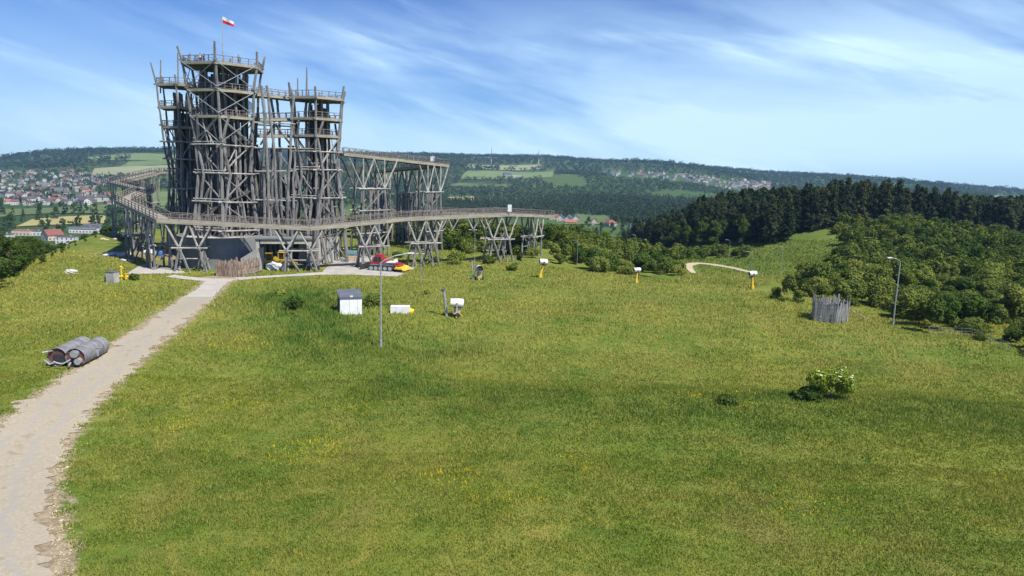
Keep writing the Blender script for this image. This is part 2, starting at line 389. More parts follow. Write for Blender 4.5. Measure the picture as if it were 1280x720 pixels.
def ground():
    idx = np.arange(nG*nG).reshape(nG, nG)
    F4 = np.stack([idx[:-1, :-1], idx[1:, :-1], idx[1:, 1:], idx[:-1, 1:]], -1).reshape(-1, 4)
    V = np.stack([XX, YY, ZZ], -1).reshape(-1, 3)
    me = npmesh('ground', V, F4, [M['ground']], smooth=True)
    x, y = V[:, 0], V[:, 1]
    s = sdf(x, y)
    setattr_f(me, 'farland', sm((s-10)/60))
    setattr_f(me, 'verge', verge(x, y)); setattr_f(me, 'lush', lush(x, y))
    o = bpy.data.objects.new('ground', me); link(o); tag(o, kind='structure')
def verge(x, y):
    dr = track_dist(x, y, cent)
    v = np.exp(-np.maximum(dr, 0)/1.7)*.95
    v = np.maximum(v, .55*np.exp(-np.maximum(track_dist(x, y, [(padc[0]-6, padc[1], 5), (padc[0]+4, padc[1], 5)]), 0)/1.5))
    v = np.maximum(v, .9*np.exp(-(((x+66)/28)**2+((y-148)/14)**2)))
    return v*(y < 200)
def lush(x, y):
    # taller and greener growth along the low ridge and beside the slab road
    dd = track_dist(x, y, RIDGE); a = np.exp(-(np.maximum(dd, 0)/4.6)**2)*(.62+.14*waves(x, y, 8, 61)); e = .55*sm((y-140)/25)*sm((x-15)/20)
    b = .6*np.exp(-(((x+22)/9)**2+((y-88)/20)**2)) ; c = .8*np.exp(-(((x+34)/8)**2+((y-106)/11)**2))
    d = .6*np.exp(-(((x+8)/8)**2+((y-80)/6)**2))
    n = np.clip(.72+.16*waves(x, y, 5, 11), 0, 1.2)
    return np.clip((a+b+c+d)*n+e, 0, 1)
ground()

# road sheet
def road_mat():
    m = bpy.data.materials.new('dirt_road'); m.use_nodes = True; t = m.node_tree; b = t.nodes['Principled BSDF']
    b.inputs['Roughness'].default_value = .95; b.inputs['Specular IOR Level'].default_value = .1
    tcn = N(t, 'ShaderNodeTexCoord'); v = tcn.outputs['Object']; uv = N(t, 'ShaderNodeAttribute'); uv.attribute_name = 'across'
    fine = RAMP(t, NOISE(t, v, 5, 6, .75), .3, .7); mid = RAMP(t, NOISE(t, v, .5, 4, .6), .35, .65)
    col = MIXC(t, fine, (.41, .36, .265), (.28, .24, .175)); col = MIXC(t, MATH(t, 'MULTIPLY', mid, .5), col, (.35, .305, .24))
    crown = MATH(t, 'MULTIPLY', RAMP(t, NOISE(t, v, .8, 6, .7), .50, .62), MATH(t, 'SUBTRACT', 1.0, RAMP(t, MATH(t, 'ABSOLUTE', MATH(t, 'SUBTRACT', uv.outputs['Fac'], .52)), .02, .09)))
    col = MIXC(t, MATH(t, 'MULTIPLY', crown, .5), col, (.20, .19, .11))
    # wheel ruts: smoother grey gravel in two bands
    a = uv.outputs['Fac']; w1 = MATH(t, 'ABSOLUTE', MATH(t, 'SUBTRACT', MATH(t, 'ABSOLUTE', MATH(t, 'SUBTRACT', a, .52)), .17))
    rut = MATH(t, 'SUBTRACT', 1.0, RAMP(t, MATH(t, 'ADD', w1, MATH(t, 'MULTIPLY', mid, .05)), .02, .11))
    col = MIXC(t, MATH(t, 'MULTIPLY', rut, .7), col, (.30, .285, .26))
    L(t, col, b.inputs['Base Color'])
    bn = N(t, 'ShaderNodeBump'); bn.inputs['Strength'].default_value = .5; bn.inputs['Distance'].default_value = .05
    L(t, NOISE(t, v, 9, 5, .7), bn.inputs['Height']); L(t, bn.outputs[0], b.inputs['Normal'])
    return m
M['road'] = road_mat()
def ribbon(name, E, material, lift, jit=.35, sub=14, across=10):
    E = [(Vector(a), Vector(b)) for a, b in E]; P = []
    for i in range(len(E)-1):
        p0 = E[max(i-1, 0)]; p1 = E[i]; p2 = E[i+1]; p3 = E[min(i+2, len(E)-1)]
        for k in range(sub):
            t = k/sub
            def cr(j): a, b, c, d = p0[j], p1[j], p2[j], p3[j]; return .5*((2*b)+(c-a)*t+(2*a-5*b+4*c-d)*t*t+(3*b-a-3*c+d)*t**3)
            P.append((cr(0), cr(1)))
    P.append(E[-1]); V = []; A = []; r = np.random.default_rng(5); ja = jb = 0
    for a, b in P:
        ja = .6*ja+r.normal()*jit*.6; jb = .6*jb+r.normal()*jit*.6; d = (b-a).normalized(); a2 = a-d*ja; b2 = b+d*jb
        for k in range(across+1):
            p = a2.lerp(b2, k/across); V.append((p.x, p.y, gz(p.x, p.y)+lift)); A.append(k/across)
    n = across+1; Fc = [(i*n+k, i*n+k+1, (i+1)*n+k+1, (i+1)*n+k) for i in range(len(P)-1) for k in range(across)]
    me = npmesh(name, V, Fc, [material], smooth=True); setattr_f(me, 'across', A)
    o = bpy.data.objects.new(name, me); link(o); return tag(o, kind='structure')
ribbon('dirt_road', RE, M['road'], .035, .6)
def slab_mat():
    m = bpy.data.materials.new('slab_road'); m.use_nodes = True; t = m.node_tree; b = t.nodes['Principled BSDF']; b.inputs['Roughness'].default_value = .9
    tcn = N(t, 'ShaderNodeTexCoord'); mp = N(t, 'ShaderNodeMapping'); mp.inputs['Rotation'].default_value = (0, 0, R_(25)); L(t, tcn.outputs['Object'], mp.inputs[0])
    br = N(t, 'ShaderNodeTexBrick'); L(t, mp.outputs[0], br.inputs[0]); br.inputs['Scale'].default_value = 1; br.inputs['Brick Width'].default_value = 3.0
    br.inputs['Row Height'].default_value = 1.5; br.inputs['Mortar Size'].default_value = .03
    br.inputs['Color1'].default_value = (.42, .395, .345, 1); br.inputs['Color2'].default_value = (.36, .34, .30, 1); br.inputs['Mortar'].default_value = (.22, .20, .15, 1)
    f = RAMP(t, NOISE(t, tcn.outputs['Object'], 2.0, 5, .7), .4, .7)
    L(t, MIXC(t, MATH(t, 'MULTIPLY', f, .5), br.outputs[0], (.40, .36, .28)), b.inputs['Base Color']); return m
M['slabroad'] = slab_mat()
ribbon('slab_road', SE, M['slabroad'], .055, .12)
def offs(line):
    E = []
    for i, (x, y, w_) in enumerate(line):
        a = line[max(i-1, 0)]; b = line[min(i+1, len(line)-1)]; d = Vector((b[0]-a[0], b[1]-a[1], 0)).normalized(); n = Vector((-d.y, d.x, 0))
        E.append((Vector((x, y, 0))-n*w_, Vector((x, y, 0))+n*w_))
    return E
ribbon('slab_path', offs(strip), M['slabroad'], .062, .1)
ribbon('slab_path', offs(leftbr), M['slabroad'], .066, .15)
def sheet(name, poly, material, lift, n=8):
    # fan of the polygon resampled so that it follows the ground
    mb = MB(); c = sum((Vector(p) for p in poly), Vector())/len(poly); V = []; Fc = []
    K = len(poly)
    ringN = n; per = 6; P = []
    for i in range(K):
        for k in range(per): P.append(Vector(poly[i]).lerp(Vector(poly[(i+1) % K]), k/per))
    T = len(P)
    for r_ in range(ringN+1):
        for p in P:
            q = c.lerp(p, r_/ringN if r_ else .001); V.append((q.x, q.y, gz(q.x, q.y)+lift))
    for r_ in range(ringN):
        for k in range(T): Fc.append((r_*T+k, (r_+1)*T+k, (r_+1)*T+(k+1) % T, r_*T+(k+1) % T))
    me = npmesh(name, V, Fc, [material], smooth=True); o = bpy.data.objects.new(name, me); link(o); return tag(o, kind='structure')
sheet('concrete_pad', pad, M['slab'], .05)
sheet('concrete_pad', lpad, M['slabroad'], .05)
# sandy path in the dip before the mound
pe = [(pick(*a), pick(*b)) for a, b in (((905,348),(913,348)),((866,342),(871,342)),((857,335),(866,335)),((857,331),(868,332)),((868,328.5),(876,330.5)),((890,330),(890,332)),((915,334),(915,336)),((945,341),(943,343)))][1:]
ribbon('sand_path', pe, M['fieldpath'], .08, .15)

# ------------------------------------------------------------ far fields
def fieldm(name, a, b): return mat(name, a, .95, b, .02)
FM = {'g': fieldm('green_crop', (.13, .19, .055), (.17, .22, .075)), 'y': fieldm('ripe_crop', (.33, .29, .11), (.28, .25, .10)),
      'm': fieldm('mown_meadow', (.10, .155, .04), (.15, .19, .06)), 'p': fieldm('pale_crop', (.27, .29, .15), (.23, .25, .12)), 't': fieldm('rough_meadow', (.075, .115, .03), (.12, .15, .05))}
FIELDS = []
def field(pp, k, lift=.6):
    c = [pick(*p) for p in pp]
    if any(q is None for q in c): return
    FIELDS.append([(q.x, q.y) for q in c]); n = 26; V = []
    for i in range(n+1):
        for j in range(n+1):
            a, b = i/n, j/n; p = (c[0]*(1-a)+c[1]*a)*(1-b)+(c[3]*(1-a)+c[2]*a)*b
            V.append((p.x, p.y, gz(p.x, p.y)+lift+.0004*p.y))
    Fc = [(i*(n+1)+j, (i+1)*(n+1)+j, (i+1)*(n+1)+j+1, i*(n+1)+j+1) for i in range(n) for j in range(n)]
    me = npmesh('field', V, Fc, [FM[k]], smooth=True); o = bpy.data.objects.new('field', me); link(o); tag(o, kind='structure')
for pp, k in [(((96,205),(215,203),(230,196),(110,197)), 'g'), (((112,222),(225,214),(225,206),(118,211)), 'p'), (((150,209),(230,204),(228,200),(160,203)), 'm'),
              (((20,284),(132,280),(132,270),(40,275)), 'y'), (((0,272),(135,268),(135,256),(0,262)), 't'), (((140,262),(240,262),(230,240),(142,240)), 'm'),
              (((575,224),(690,222),(700,213),(585,214)), 'g'), (((580,211),(680,211),(676,206),(585,206)), 'p'), (((560,252),(594,253),(592,246),(560,247)), 'y'),
              (((700,281),(765,281),(760,270),(722,268)), 't'), (((838,212),(960,219),(958,216),(845,209)), 'p'), (((1160,239),(1205,243),(1203,240),(1162,236)), 'p'),
              (((1240,250),(1300,254),(1300,248),(1244,244)), 'p'), (((150,300),(175,300),(180,280),(150,280)), 'm'), (((412,292),(450,290),(450,262),(412,262)), 't'),
              (((560,232),(640,236),(640,231),(575,229)), 't')]:
    field(pp, k)
def in_poly(x, y, P):
    ins = False; n = len(P)
    for i in range(n):
        (ax, ay), (bx, by) = P[i], P[(i+1) % n]
        if (ay > y) != (by > y) and x < (bx-ax)*(y-ay)/(by-ay)+ax: ins = not ins
    return ins
def in_poly_np(x, y, P):
    ins = np.zeros(x.shape, bool); n = len(P)
    for i in range(n):
        (ax, ay), (bx, by) = P[i], P[(i+1) % n]
        ins ^= ((ay > y) != (by > y)) & (x < (bx-ax)*(y-ay)/((by-ay) or 1e-9)+ax)
    return ins

# ------------------------------------------------------------ concrete bunker under the tower
def bunker():
    c = at(277, 335, 136.3); cx, cy, R = c.x, c.y, 7.7; zt = 5.2
    root = thing('concrete_building', (cx, cy, 0), 'low grey concrete building with curved wall and open garage under the tower', 'building')
    mb = MB(); n = 40; V = []; Fc = []
    for i in range(n):
        a = 6.28318*i/n
        for rr in (R, R-.35):
            for z in (-.6, zt+.5): V.append((cx+rr*math.cos(a), cy+rr*math.sin(a), z))
    for i in range(n):
        j = (i+1) % n; o, p = 4*i, 4*j
        Fc += [(o, p, p+1, o+1), (o+3, p+3, p+2, o+2), (o+1, p+1, p+3, o+3)]
    mb.add(V, Fc); mb.build('curved_wall', M['concrete_grey'], root, True, smooth=False)
    mb = MB(); mb.prism([(cx+(R-.36)*math.cos(6.28318*i/n), cy+(R-.36)*math.sin(6.28318*i/n)) for i in range(n)], zt-.2, zt+.1)
    mb.build('roof_slab', M['concrete'], root, True)
    # garage wing to the right
    a = at(318, 335, 134.5); b = at(392, 335, 137.5); d = (b-a).normalized(); bk = Vector((-d.y, d.x, 0))*9
    W = (b-a).length; ang = math.atan2(d.y, d.x); Rm = Matrix.Rotation(ang, 3, 'Z')
    def P(u_, v, z): q = Vector((a.x, a.y, 0))+Vector((d.x, d.y, 0))*u_+bk/9*v; return (q.x, q.y, z)
    mb = MB(); H = 5.2
    mb.box(P(.5, .25, H/2-.3), (1.0, .5, H+.6), Rm); mb.box(P(W-.6, .25, H/2-.3), (1.2, .5, H+.6), Rm); mb.box(P(W/2+.1, .25, H-.45), (W-2.2, .5, .9), Rm)
    mb.box(P(.25, 4.7, H/2-.3), (.5, 8.3, H+.6), Rm); mb.box(P(W-.25, 4.7, H/2-.3), (.5, 8.3, H+.6), Rm); mb.box(P(W/2, 8.7, H/2-.3), (W-1.1, .4, H+.6), Rm)
    mb.build('garage_wall', M['concrete'], root, True)
    mb = MB(); mb.box(P(W/2, 4.5, H+.16), (W+.5, 9.6, .3), Rm); mb.build('garage_roof', M['concrete_grey'], root, True)
    mb = MB(); mb.box(P(W/2, 4.5, .05), (W-1.2, 8, .1), Rm); mb.build('garage_floor', M['concrete_grey'], root, True)
    mb = MB(); mb.box(P(W*.62, .05, 2.2), (.35, .35, 4.4), Rm); mb.build('column', M['concrete'], root, True)
    # pale wedge added for the triangle of sunlight on the curved wall
    f = at(303, 333, 128.2); g = at(320, 303, 128.4)
    mb = MB(); mb.prism([(f.x-.3, f.y), (g.x, g.y), (g.x, g.y+4), (f.x-.3, f.y+2)], -.3, lambda x, y: 1.6+(x-f.x)*.95 if x > f.x else 2.2)
    mb.build('sunlit_wedge', M['concrete'], root, True)
    # retaining wall on the right with a pale face
    a2 = at(399, 335, 141); b2 = at(424, 335, 149)
    r2 = thing('retaining_wall', (a2.x, a2.y, 0), 'pale concrete wall standing beside the pad, right of the garage under the walkway', 'wall')
    mb = MB(); q1 = at(374, 335, 139.5)
    mb.prism([(q1.x, q1.y), (a2.x, a2.y), (b2.x, b2.y), (b2.x-.4, b2.y+.7), (a2.x-.3, a2.y+.7), (q1.x-.1, q1.y+.7)], -.4, lambda x, y: 4.9 + (.35 if x > a2.x+.5 else 0))
    mb.build('wall_face', M['concrete'], r2, True)
    mb = MB(); mb.prism([(q1.x-.2, q1.y-.1), (a2.x, a2.y-.12), (b2.x+.2, b2.y-.1), (b2.x-.5, b2.y+.9), (a2.x-.4, a2.y+.9), (q1.x-.2, q1.y+.9)], 5.26, 5.42)
    mb.build('coping', M['concrete_grey'], r2, True)
bunker()

# ------------------------------------------------------------ railing and deck helpers
def deck_slab(poly, z, parent, label=None, th=.18, fas=.5, hole=None):
    mb = MB(); mb.prism(poly, z-th, z); n = len(poly)
    if True:                                                  # edge beams (fascia) and joists below
        mb.cur = 1
        for i in range(n):
            a = Vector((*poly[i], z)); b = Vector((*poly[(i+1) % n], z)); d = (b-a)
            if d.length < .4: continue
            mid = (a+b)/2; nrm = Vector((d.y, -d.x, 0)).normalized(); ang = math.atan2(d.y, d.x)
            mb.box(mid+nrm*.05+Vector((0, 0, -fas/2+.05)), (d.length+.05, .12, fas), Matrix.Rotation(ang, 3, 'Z'))
    return mb.build('deck', [M['plank'], M['fascia']], parent, True, label=label)
def rail_mb(mb, pts, closed=False, h=1.15, gap=1.9, skip=()):
    pts = [Vector(p) for p in pts]; K = len(pts)
    for i in range(K if closed else K-1):
        if i in skip: continue
        a = pts[i]; b = pts[(i+1) % K]; d = b-a; L_ = d.length
        if L_ < .2: continue
        n = max(1, round(L_/gap)); ang = math.atan2(d.y, d.x); pit = math.atan2(d.z, math.hypot(d.x, d.y))
        Rm = Matrix.Rotation(ang, 3, 'Z') @ Matrix.Rotation(-pit, 3, 'Y')
        for k in range(n+1):
            p = a.lerp(b, k/n); mb.box(p+Vector((0, 0, h/2-.1)), (.13, .13, h+.2), Matrix.Rotation(ang, 3, 'Z'))
        for zz, ht in ((h, .10), (h*.55, .05), (.22, .07)):
            mb.box((a+b)/2+Vector((0, 0, zz)), (L_, .09 if zz < h else .18, ht), Rm)
        m_ = max(1, int(L_/.22))                              # wire infill
def railing(pts, parent, closed=False, gap=1.9, skip=()):
    mb = MB(); rail_mb(mb, pts, closed, gap=gap, skip=skip); return mb.build('railing', M['rail'], parent, True)

# ------------------------------------------------------------ the tower
CT1 = at(287, 300, 141.5); CT2 = at(399, 300, 147); CT3 = at(236, 300, 151)
tw = thing('observation_tower', (CT1.x, CT1.y, 0), 'tall grey timber observation tower of crossed logs with several railed decks', 'tower')
PH = R_(222)
def hexpt(C, r, k, ph=PH, n=6): a = ph+6.28318*k/n; return (C.x+r*math.cos(a), C.y+r*math.sin(a))
prof1 = [(-.4, 7.4), (6, 6.9), (12, 6.0), (18, 5.5), (24, 5.9), (28.6, 6.5), (33.2, 6.8), (38.2, 7.7), (40.0, 8.0)]
prof2 = [(-.4, 6.6), (8, 5.8), (15, 5.0), (20, 4.3), (25.2, 4.9), (28.6, 5.3), (32.6, 5.7), (34.2, 6.0)]
prof3 = [(-.4, 4.6), (10, 3.7), (18, 3.4), (22, 3.8), (26.8, 4.3), (30.2, 4.6), (34.8, 5.0), (36.2, 5.2)]
def pr(prof, z): return float(np.interp(z, [p[0] for p in prof], [p[1] for p in prof]))
def post_line(C, prof, k, n=6, ph=PH, r0=.30, extra=0, top=None, scale=1.0):
    mb = MB(); P = []
    for z, r in prof:
        if top and z > top: break
        x, y = hexpt(C, r*scale, k, ph, n); P.append(Vector((x+random.gauss(0, .08), y+random.gauss(0, .08), z)))
    if extra: d = (P[-1]-P[-2]).normalized(); P[-1] = P[-1]+d*extra
    for i in range(len(P)-1):
        mb.log(P[i]-(P[i+1]-P[i]).normalized()*.25, P[i+1]+(P[i+1]-P[i]).normalized()*.25, r0*(1-.05*i), r0*(1-.05*i)*.88, .10, 3)
        # short bearer blocks at the joints
        if i: mb.box(P[i], (1.1, .34, .26), Matrix.Rotation(random.uniform(0, 3), 3, 'Z'))
    mb.build('post', M['log'], tw, True)
NP = 0
for k in range(6): post_line(CT1, prof1, k, r0=.38, extra=(.3, 1.0, .2, .5, .3, .2)[k]); NP += 1
for k in range(6): post_line(CT2, prof2, k, r0=.33, extra=(1.0, .2, .8, .4, .3, 1.6)[k]); NP += 1
for k in range(6): post_line(CT3, prof3, k, r0=.28, extra=(2.6, .2, 1.6, .1, .1, .8)[k]); NP += 1
# leaning second posts beside the corner posts
for C, prof, r0, sc in ((CT1, prof1, .3, .93), (CT2, prof2, .27, .93)):
    for k in range(6):
        mb = MB(); t0 = PH+6.28318*(k+.16)/6; lv = [-.4, 9, 17, 23.6, 28.4] if C is CT1 else [-.4, 9, 17, 25, 28.2]
        for i in range(len(lv)-1):
            za, zb = lv[i], lv[i+1]; ra, rb = pr(prof, za)*sc, pr(prof, zb)*sc; s = .12 if i % 2 == 0 else -.12
            a = Vector((C.x+ra*math.cos(t0+s), C.y+ra*math.sin(t0+s), za)); b = Vector((C.x+rb*math.cos(t0-s), C.y+rb*math.sin(t0-s), zb))
            mb.log(a, b, r0, None, .12)
        mb.build('post', M['log'], tw, True); NP += 1
# inner core posts, close together
for C, prof, rr, n, top in ((CT1, prof1, 4.25, 13, 37.2), (CT2, prof2, 2.3, 11, 32.2), (CT3, prof3, 1.6, 7, 33.4)):
    for k in range(n):
        mb = MB(); a = 6.28318*k/n+.3; tw_ = random.uniform(-.12, .12); z = -.4; p = Vector((C.x+rr*math.cos(a), C.y+rr*math.sin(a), z))
        while z < top:
            z2 = min(top, z+random.uniform(6, 9)); a2 = a+random.uniform(-.10, .10); r2 = rr*random.uniform(.92, 1.08)
            q = Vector((C.x+r2*math.cos(a2), C.y+r2*math.sin(a2), z2)); mb.log(p, q+Vector((0, 0, .15)), .27, .24, .15, 3); p = q; z = z2
        mb.build('post', M['log'], tw, True); NP += 1
# board panels inside the towers, the shade within put into their dark colour
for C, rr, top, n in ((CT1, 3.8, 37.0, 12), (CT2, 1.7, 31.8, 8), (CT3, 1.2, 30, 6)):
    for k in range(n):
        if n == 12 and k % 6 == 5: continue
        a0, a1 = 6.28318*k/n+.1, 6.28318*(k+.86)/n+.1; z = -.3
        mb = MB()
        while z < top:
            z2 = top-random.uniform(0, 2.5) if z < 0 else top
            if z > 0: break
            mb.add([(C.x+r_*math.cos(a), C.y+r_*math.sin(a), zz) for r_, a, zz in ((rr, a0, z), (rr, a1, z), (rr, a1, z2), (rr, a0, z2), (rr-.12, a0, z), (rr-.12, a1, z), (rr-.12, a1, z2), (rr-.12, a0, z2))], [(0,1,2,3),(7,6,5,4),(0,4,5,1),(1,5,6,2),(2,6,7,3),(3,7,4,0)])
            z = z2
        mb.build('shade_panel', M['shadewood'], tw, True)
# horizontal double beams round the towers and braces between the posts
NB = 0; NX = 0
lv1 = [6.5, 12, 17.5, 22.8]; lv2 = [7, 13, 18.6, 22.2]; lv3 = [8, 14, 20, 23.5]
for C, prof, lv in ((CT1, prof1, lv1), (CT2, prof2, lv2), (CT3, prof3, lv3)):
    for z in lv:
        for k in range(6):
            r = pr(prof, z)+.25; a = Vector((*hexpt(C, r, k), z)); b = Vector((*hexpt(C, r, k+1), z+random.uniform(-.15, .15))); d = (b-a).normalized()
            mb = MB(); mb.log(a-d*.8, b+d*.8, .17, .15, .08, 3)
            if C is not CT3 and k % 2 == 0: mb.log(a-d*.5+Vector((0, 0, .5)), b+d*.6+Vector((0, 0, .45)), .13, .12, .08, 3)
            mb.build('cross_beam', M['log_light'], tw, True); NB += 1
xb = [(CT1, prof1, [-.2, 6.5, 12, 17.5, 22.8, 28.2], .17), (CT2, prof2, [-.2, 7, 13, 18.6, 24.8], .19), (CT3, prof3, [-.2, 8, 14, 20, 26.4], .14)]
for C, prof, lv, r0 in xb:
    for i in range(len(lv)-1):
        for k in range(6):
            z0, z1 = lv[i], lv[i+1]; ra, rb = pr(prof, z0)*.97, pr(prof, z1)*.97
            a0 = Vector((*hexpt(C, ra, k), z0)); a1 = Vector((*hexpt(C, rb, k+1), z1)); b0 = Vector((*hexpt(C, ra, k+1), z0)); b1 = Vector((*hexpt(C, rb, k), z1))
            mb = MB(); mode = (i+k) % 3
            if mode != 2: mb.log(a0, a1, r0, None, .15)
            if mode != 1: mb.log(b0.lerp(b1, .03), b1, r0*.9, None, .15)
            if mode == 0 and NX < 96: pass
            for q_ in range(2):
                s0, s1 = random.random(), random.random(); mb.log(a0.lerp(b0, s0), a1.lerp(b1, s1) if q_ else (a0.lerp(b0, s1)+a1.lerp(b1, s1))/2, r0*random.uniform(.55, .9), None, .2)
            mid = (a0+b0)/2; up_ = (a1+b1)/2
            mb.log(mid, up_+Vector((random.uniform(-.6, .6), 0, 0)), r0*.9, None, .2)
            mb.build('brace', M['log_light'] if (i+k) % 4 == 0 else M['log'], tw, True); NX += 1
# the thicket of logs between the two towers and at their feet, bundled bay by bay
for bay in range(17):
    mb = MB(); u_ = (bay+.5)/17
    for q in range(4):
        x = CT1.x-8+u_*27+random.uniform(-1.2, 1.2); y = CT1.y+random.uniform(-4.5, 6)
        z0 = -.3; top = random.choice([9, 12, 17.5, 22.5]); nseg = random.choice([1, 2])
        for sgm in range(nseg):
            z1 = z0+(top-z0)/(nseg-sgm); x1 = x+random.uniform(-1.6, 1.6); y1 = y+random.uniform(-1.2, 1.2)
            mb.log((x, y, z0), (x1, y1, z1), random.uniform(.18, .3), None, .3); x, y, z0 = x1, y1, z1
    mb.build('brace', M['log'], tw, True)
# added dark panels that fill the gaps between the towers with painted shade
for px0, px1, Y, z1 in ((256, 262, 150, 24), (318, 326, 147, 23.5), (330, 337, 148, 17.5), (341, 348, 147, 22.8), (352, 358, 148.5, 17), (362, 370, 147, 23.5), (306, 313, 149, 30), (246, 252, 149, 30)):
    a = at(px0, 300, Y); b = at(px1, 300, Y); mb = MB(); mb.box(((a.x+b.x)/2, Y, z1/2-.2), (b.x-a.x, .12, z1+.2)); mb.build('shade_panel', M['shadewood'], tw, True)
# linking posts between the towers under the upper decks
for i, px in enumerate((331, 341, 352, 362, 336, 357)):
    Y = 138.5 if i < 4 else 146; a = at(px, 300, Y); mb = MB(); z0 = -.3; x = a.x
    for z1 in (10, 19, 28, 34.2 if i in (1, 2) else 32.6):
        x1 = x+random.uniform(-.7, .7); mb.log((x, Y, z0), (x1, Y+random.uniform(-.3, .3), z1), .27, .25, .15); x, z0 = x1, z1
    mb.build('post', M['log'], tw, True); NP += 1
for z in (12.5, 18, 22.5, 27.3):
    for Y in (138.6, 146):
        a = at(322, 300, Y); b = at(372, 300, Y); mb = MB(); mb.log((a.x, Y, z), (b.x, Y, z+random.uniform(-.3, .3)), .17, .15, .1); mb.build('cross_beam', M['log_light'], tw, True)
        mb = MB(); mb.log((a.x+1, Y+.3, z-4), ((a.x+b.x)/2, Y+.3, z), .15, None, .1); mb.log((b.x-1, Y+.3, z-4), ((a.x+b.x)/2, Y+.3, z), .15, None, .1)
        mb.build('brace', M['log'], tw, True)
# steel tie rods crossing in the upper bays
mb = MB()
for z0, z1 in ((23.2, 28.2), (28.7, 33), (33.4, 38)):
    for k in (0, 1, 5):
        ra, rb = pr(prof1, z0)+.3, pr(prof1, z1)+.3
        mb.tube([(*hexpt(CT1, ra, k), z0), (*hexpt(CT1, rb, k+1), z1)], .07, 5); mb.tube([(*hexpt(CT1, ra, k+1), z0), (*hexpt(CT1, rb, k), z1)], .07, 5)
mb.build('tie_rods', M['steel'], tw, True)
# decks
def hexdeck(C, r, z, skip=(), n=6, rail=True):
    poly = [hexpt(C, r, k) for k in range(6)]; d = deck_slab(poly, z, tw)
    if rail: railing([(*hexpt(C, r-.06, k), z) for k in range(6)], d, True, 1.45, skip)
    # joists
    mb = MB()
    for k in range(6): mb.log((C.x, C.y, z-.45), (*hexpt(C, r-.3, k), z-.42), .18, .16, .02, 2)
    for k in range(6): mb.log((*hexpt(C, r*.55, k), z-.36), (*hexpt(C, r*.55, k+1), z-.36), .14, .13, .02, 2)
    mb.build('joists', M['log'], d, True)
hexdeck(CT1, 7.75, 37.8); hexdeck(CT1, 6.9, 33.0, skip=(2,)); hexdeck(CT1, 6.6, 28.2, skip=(2,))
hexdeck(CT2, 5.9, 32.8, skip=(5, 4)); hexdeck(CT2, 5.4, 28.8, skip=(5, 4)); hexdeck(CT2, 4.9, 25.5)
hexdeck(CT3, 4.9, 35.0); hexdeck(CT3, 4.5, 30.5); hexdeck(CT3, 4.2, 26.6)
def linkdeck(a, b, wd, z0, z1, w2=None):
    a = Vector((a[0], a[1], z0)); b = Vector((b[0], b[1], z1)); d = (b-a); n = Vector((d.y, -d.x, 0)).normalized()*wd/2
    mb = MB(); mb.add([a-n, a+n, b+n, b-n]+[p-Vector((0, 0, .2)) for p in (a-n, a+n, b+n, b-n)], [(0,1,2,3),(7,6,5,4),(0,4,5,1),(1,5,6,2),(2,6,7,3),(3,7,4,0)])
    mb.cur = 1
    ang = math.atan2(d.y, d.x); pit = math.atan2(d.z, math.hypot(d.x, d.y)); Rm = Matrix.Rotation(ang, 3, 'Z') @ Matrix.Rotation(-pit, 3, 'Y')
    for s in (1, -1): mb.box((a+b)/2+n*s+n.normalized()*s*.06+Vector((0, 0, -.22)), (d.length, .12, .52), Rm)
    o = mb.build('deck', [M['plank'], M['fascia']], tw, True)
    railing([a+n*.97, b+n*.97], o, gap=1.3); railing([a-n*.97, b-n*.97], o, gap=1.3); return o
for z1, z2 in ((32.95, 32.75), (28.15, 28.75), (25.1, 25.45)):
    linkdeck((CT1.x+5.6, CT1.y+.6), (CT2.x-4.4, CT2.y+.2), 3.4 if z1 > 26 else 2.4, z1, z2)
for z in (22.9, 17.4, 11.9):                                    # small landings of the inner stair
    a = PH+z; poly = [(CT1.x+r*math.cos(t), CT1.y+r*math.sin(t)) for r, t in ((3.2, a), (5.2, a), (5.2, a+1.0), (3.2, a+1.0))]
    deck_slab(poly, z, tw)
# inner stair flights spiralling round the core
mb = MB(); a = .4; z = 1
while z < 37:
    for k in range(12):
        mb.box((CT1.x+4.7*math.cos(a), CT1.y+4.7*math.sin(a), z), (1.5, .42, .08), Matrix.Rotation(a, 3, 'Z')); a += .085; z += .2
mb.build('stair', M['plank'], tw, True)
# tall logs rising above the rails
for px, y0, y1, Y, C in ((383, 117, 84, 148, 0), (200, 104, 75, 148, 0), (222, 92, 66, 142, 0), (372, 112, 98, 148, 0)):
    a = at(px, y0, Y); b = at(px+random.uniform(-1, 1), y1, Y); mb = MB(); mb.log(a-Vector((0, 0, 2)), b, .24 if px == 383 else .16, .12, .05); mb.build('post', M['log'], tw, True)

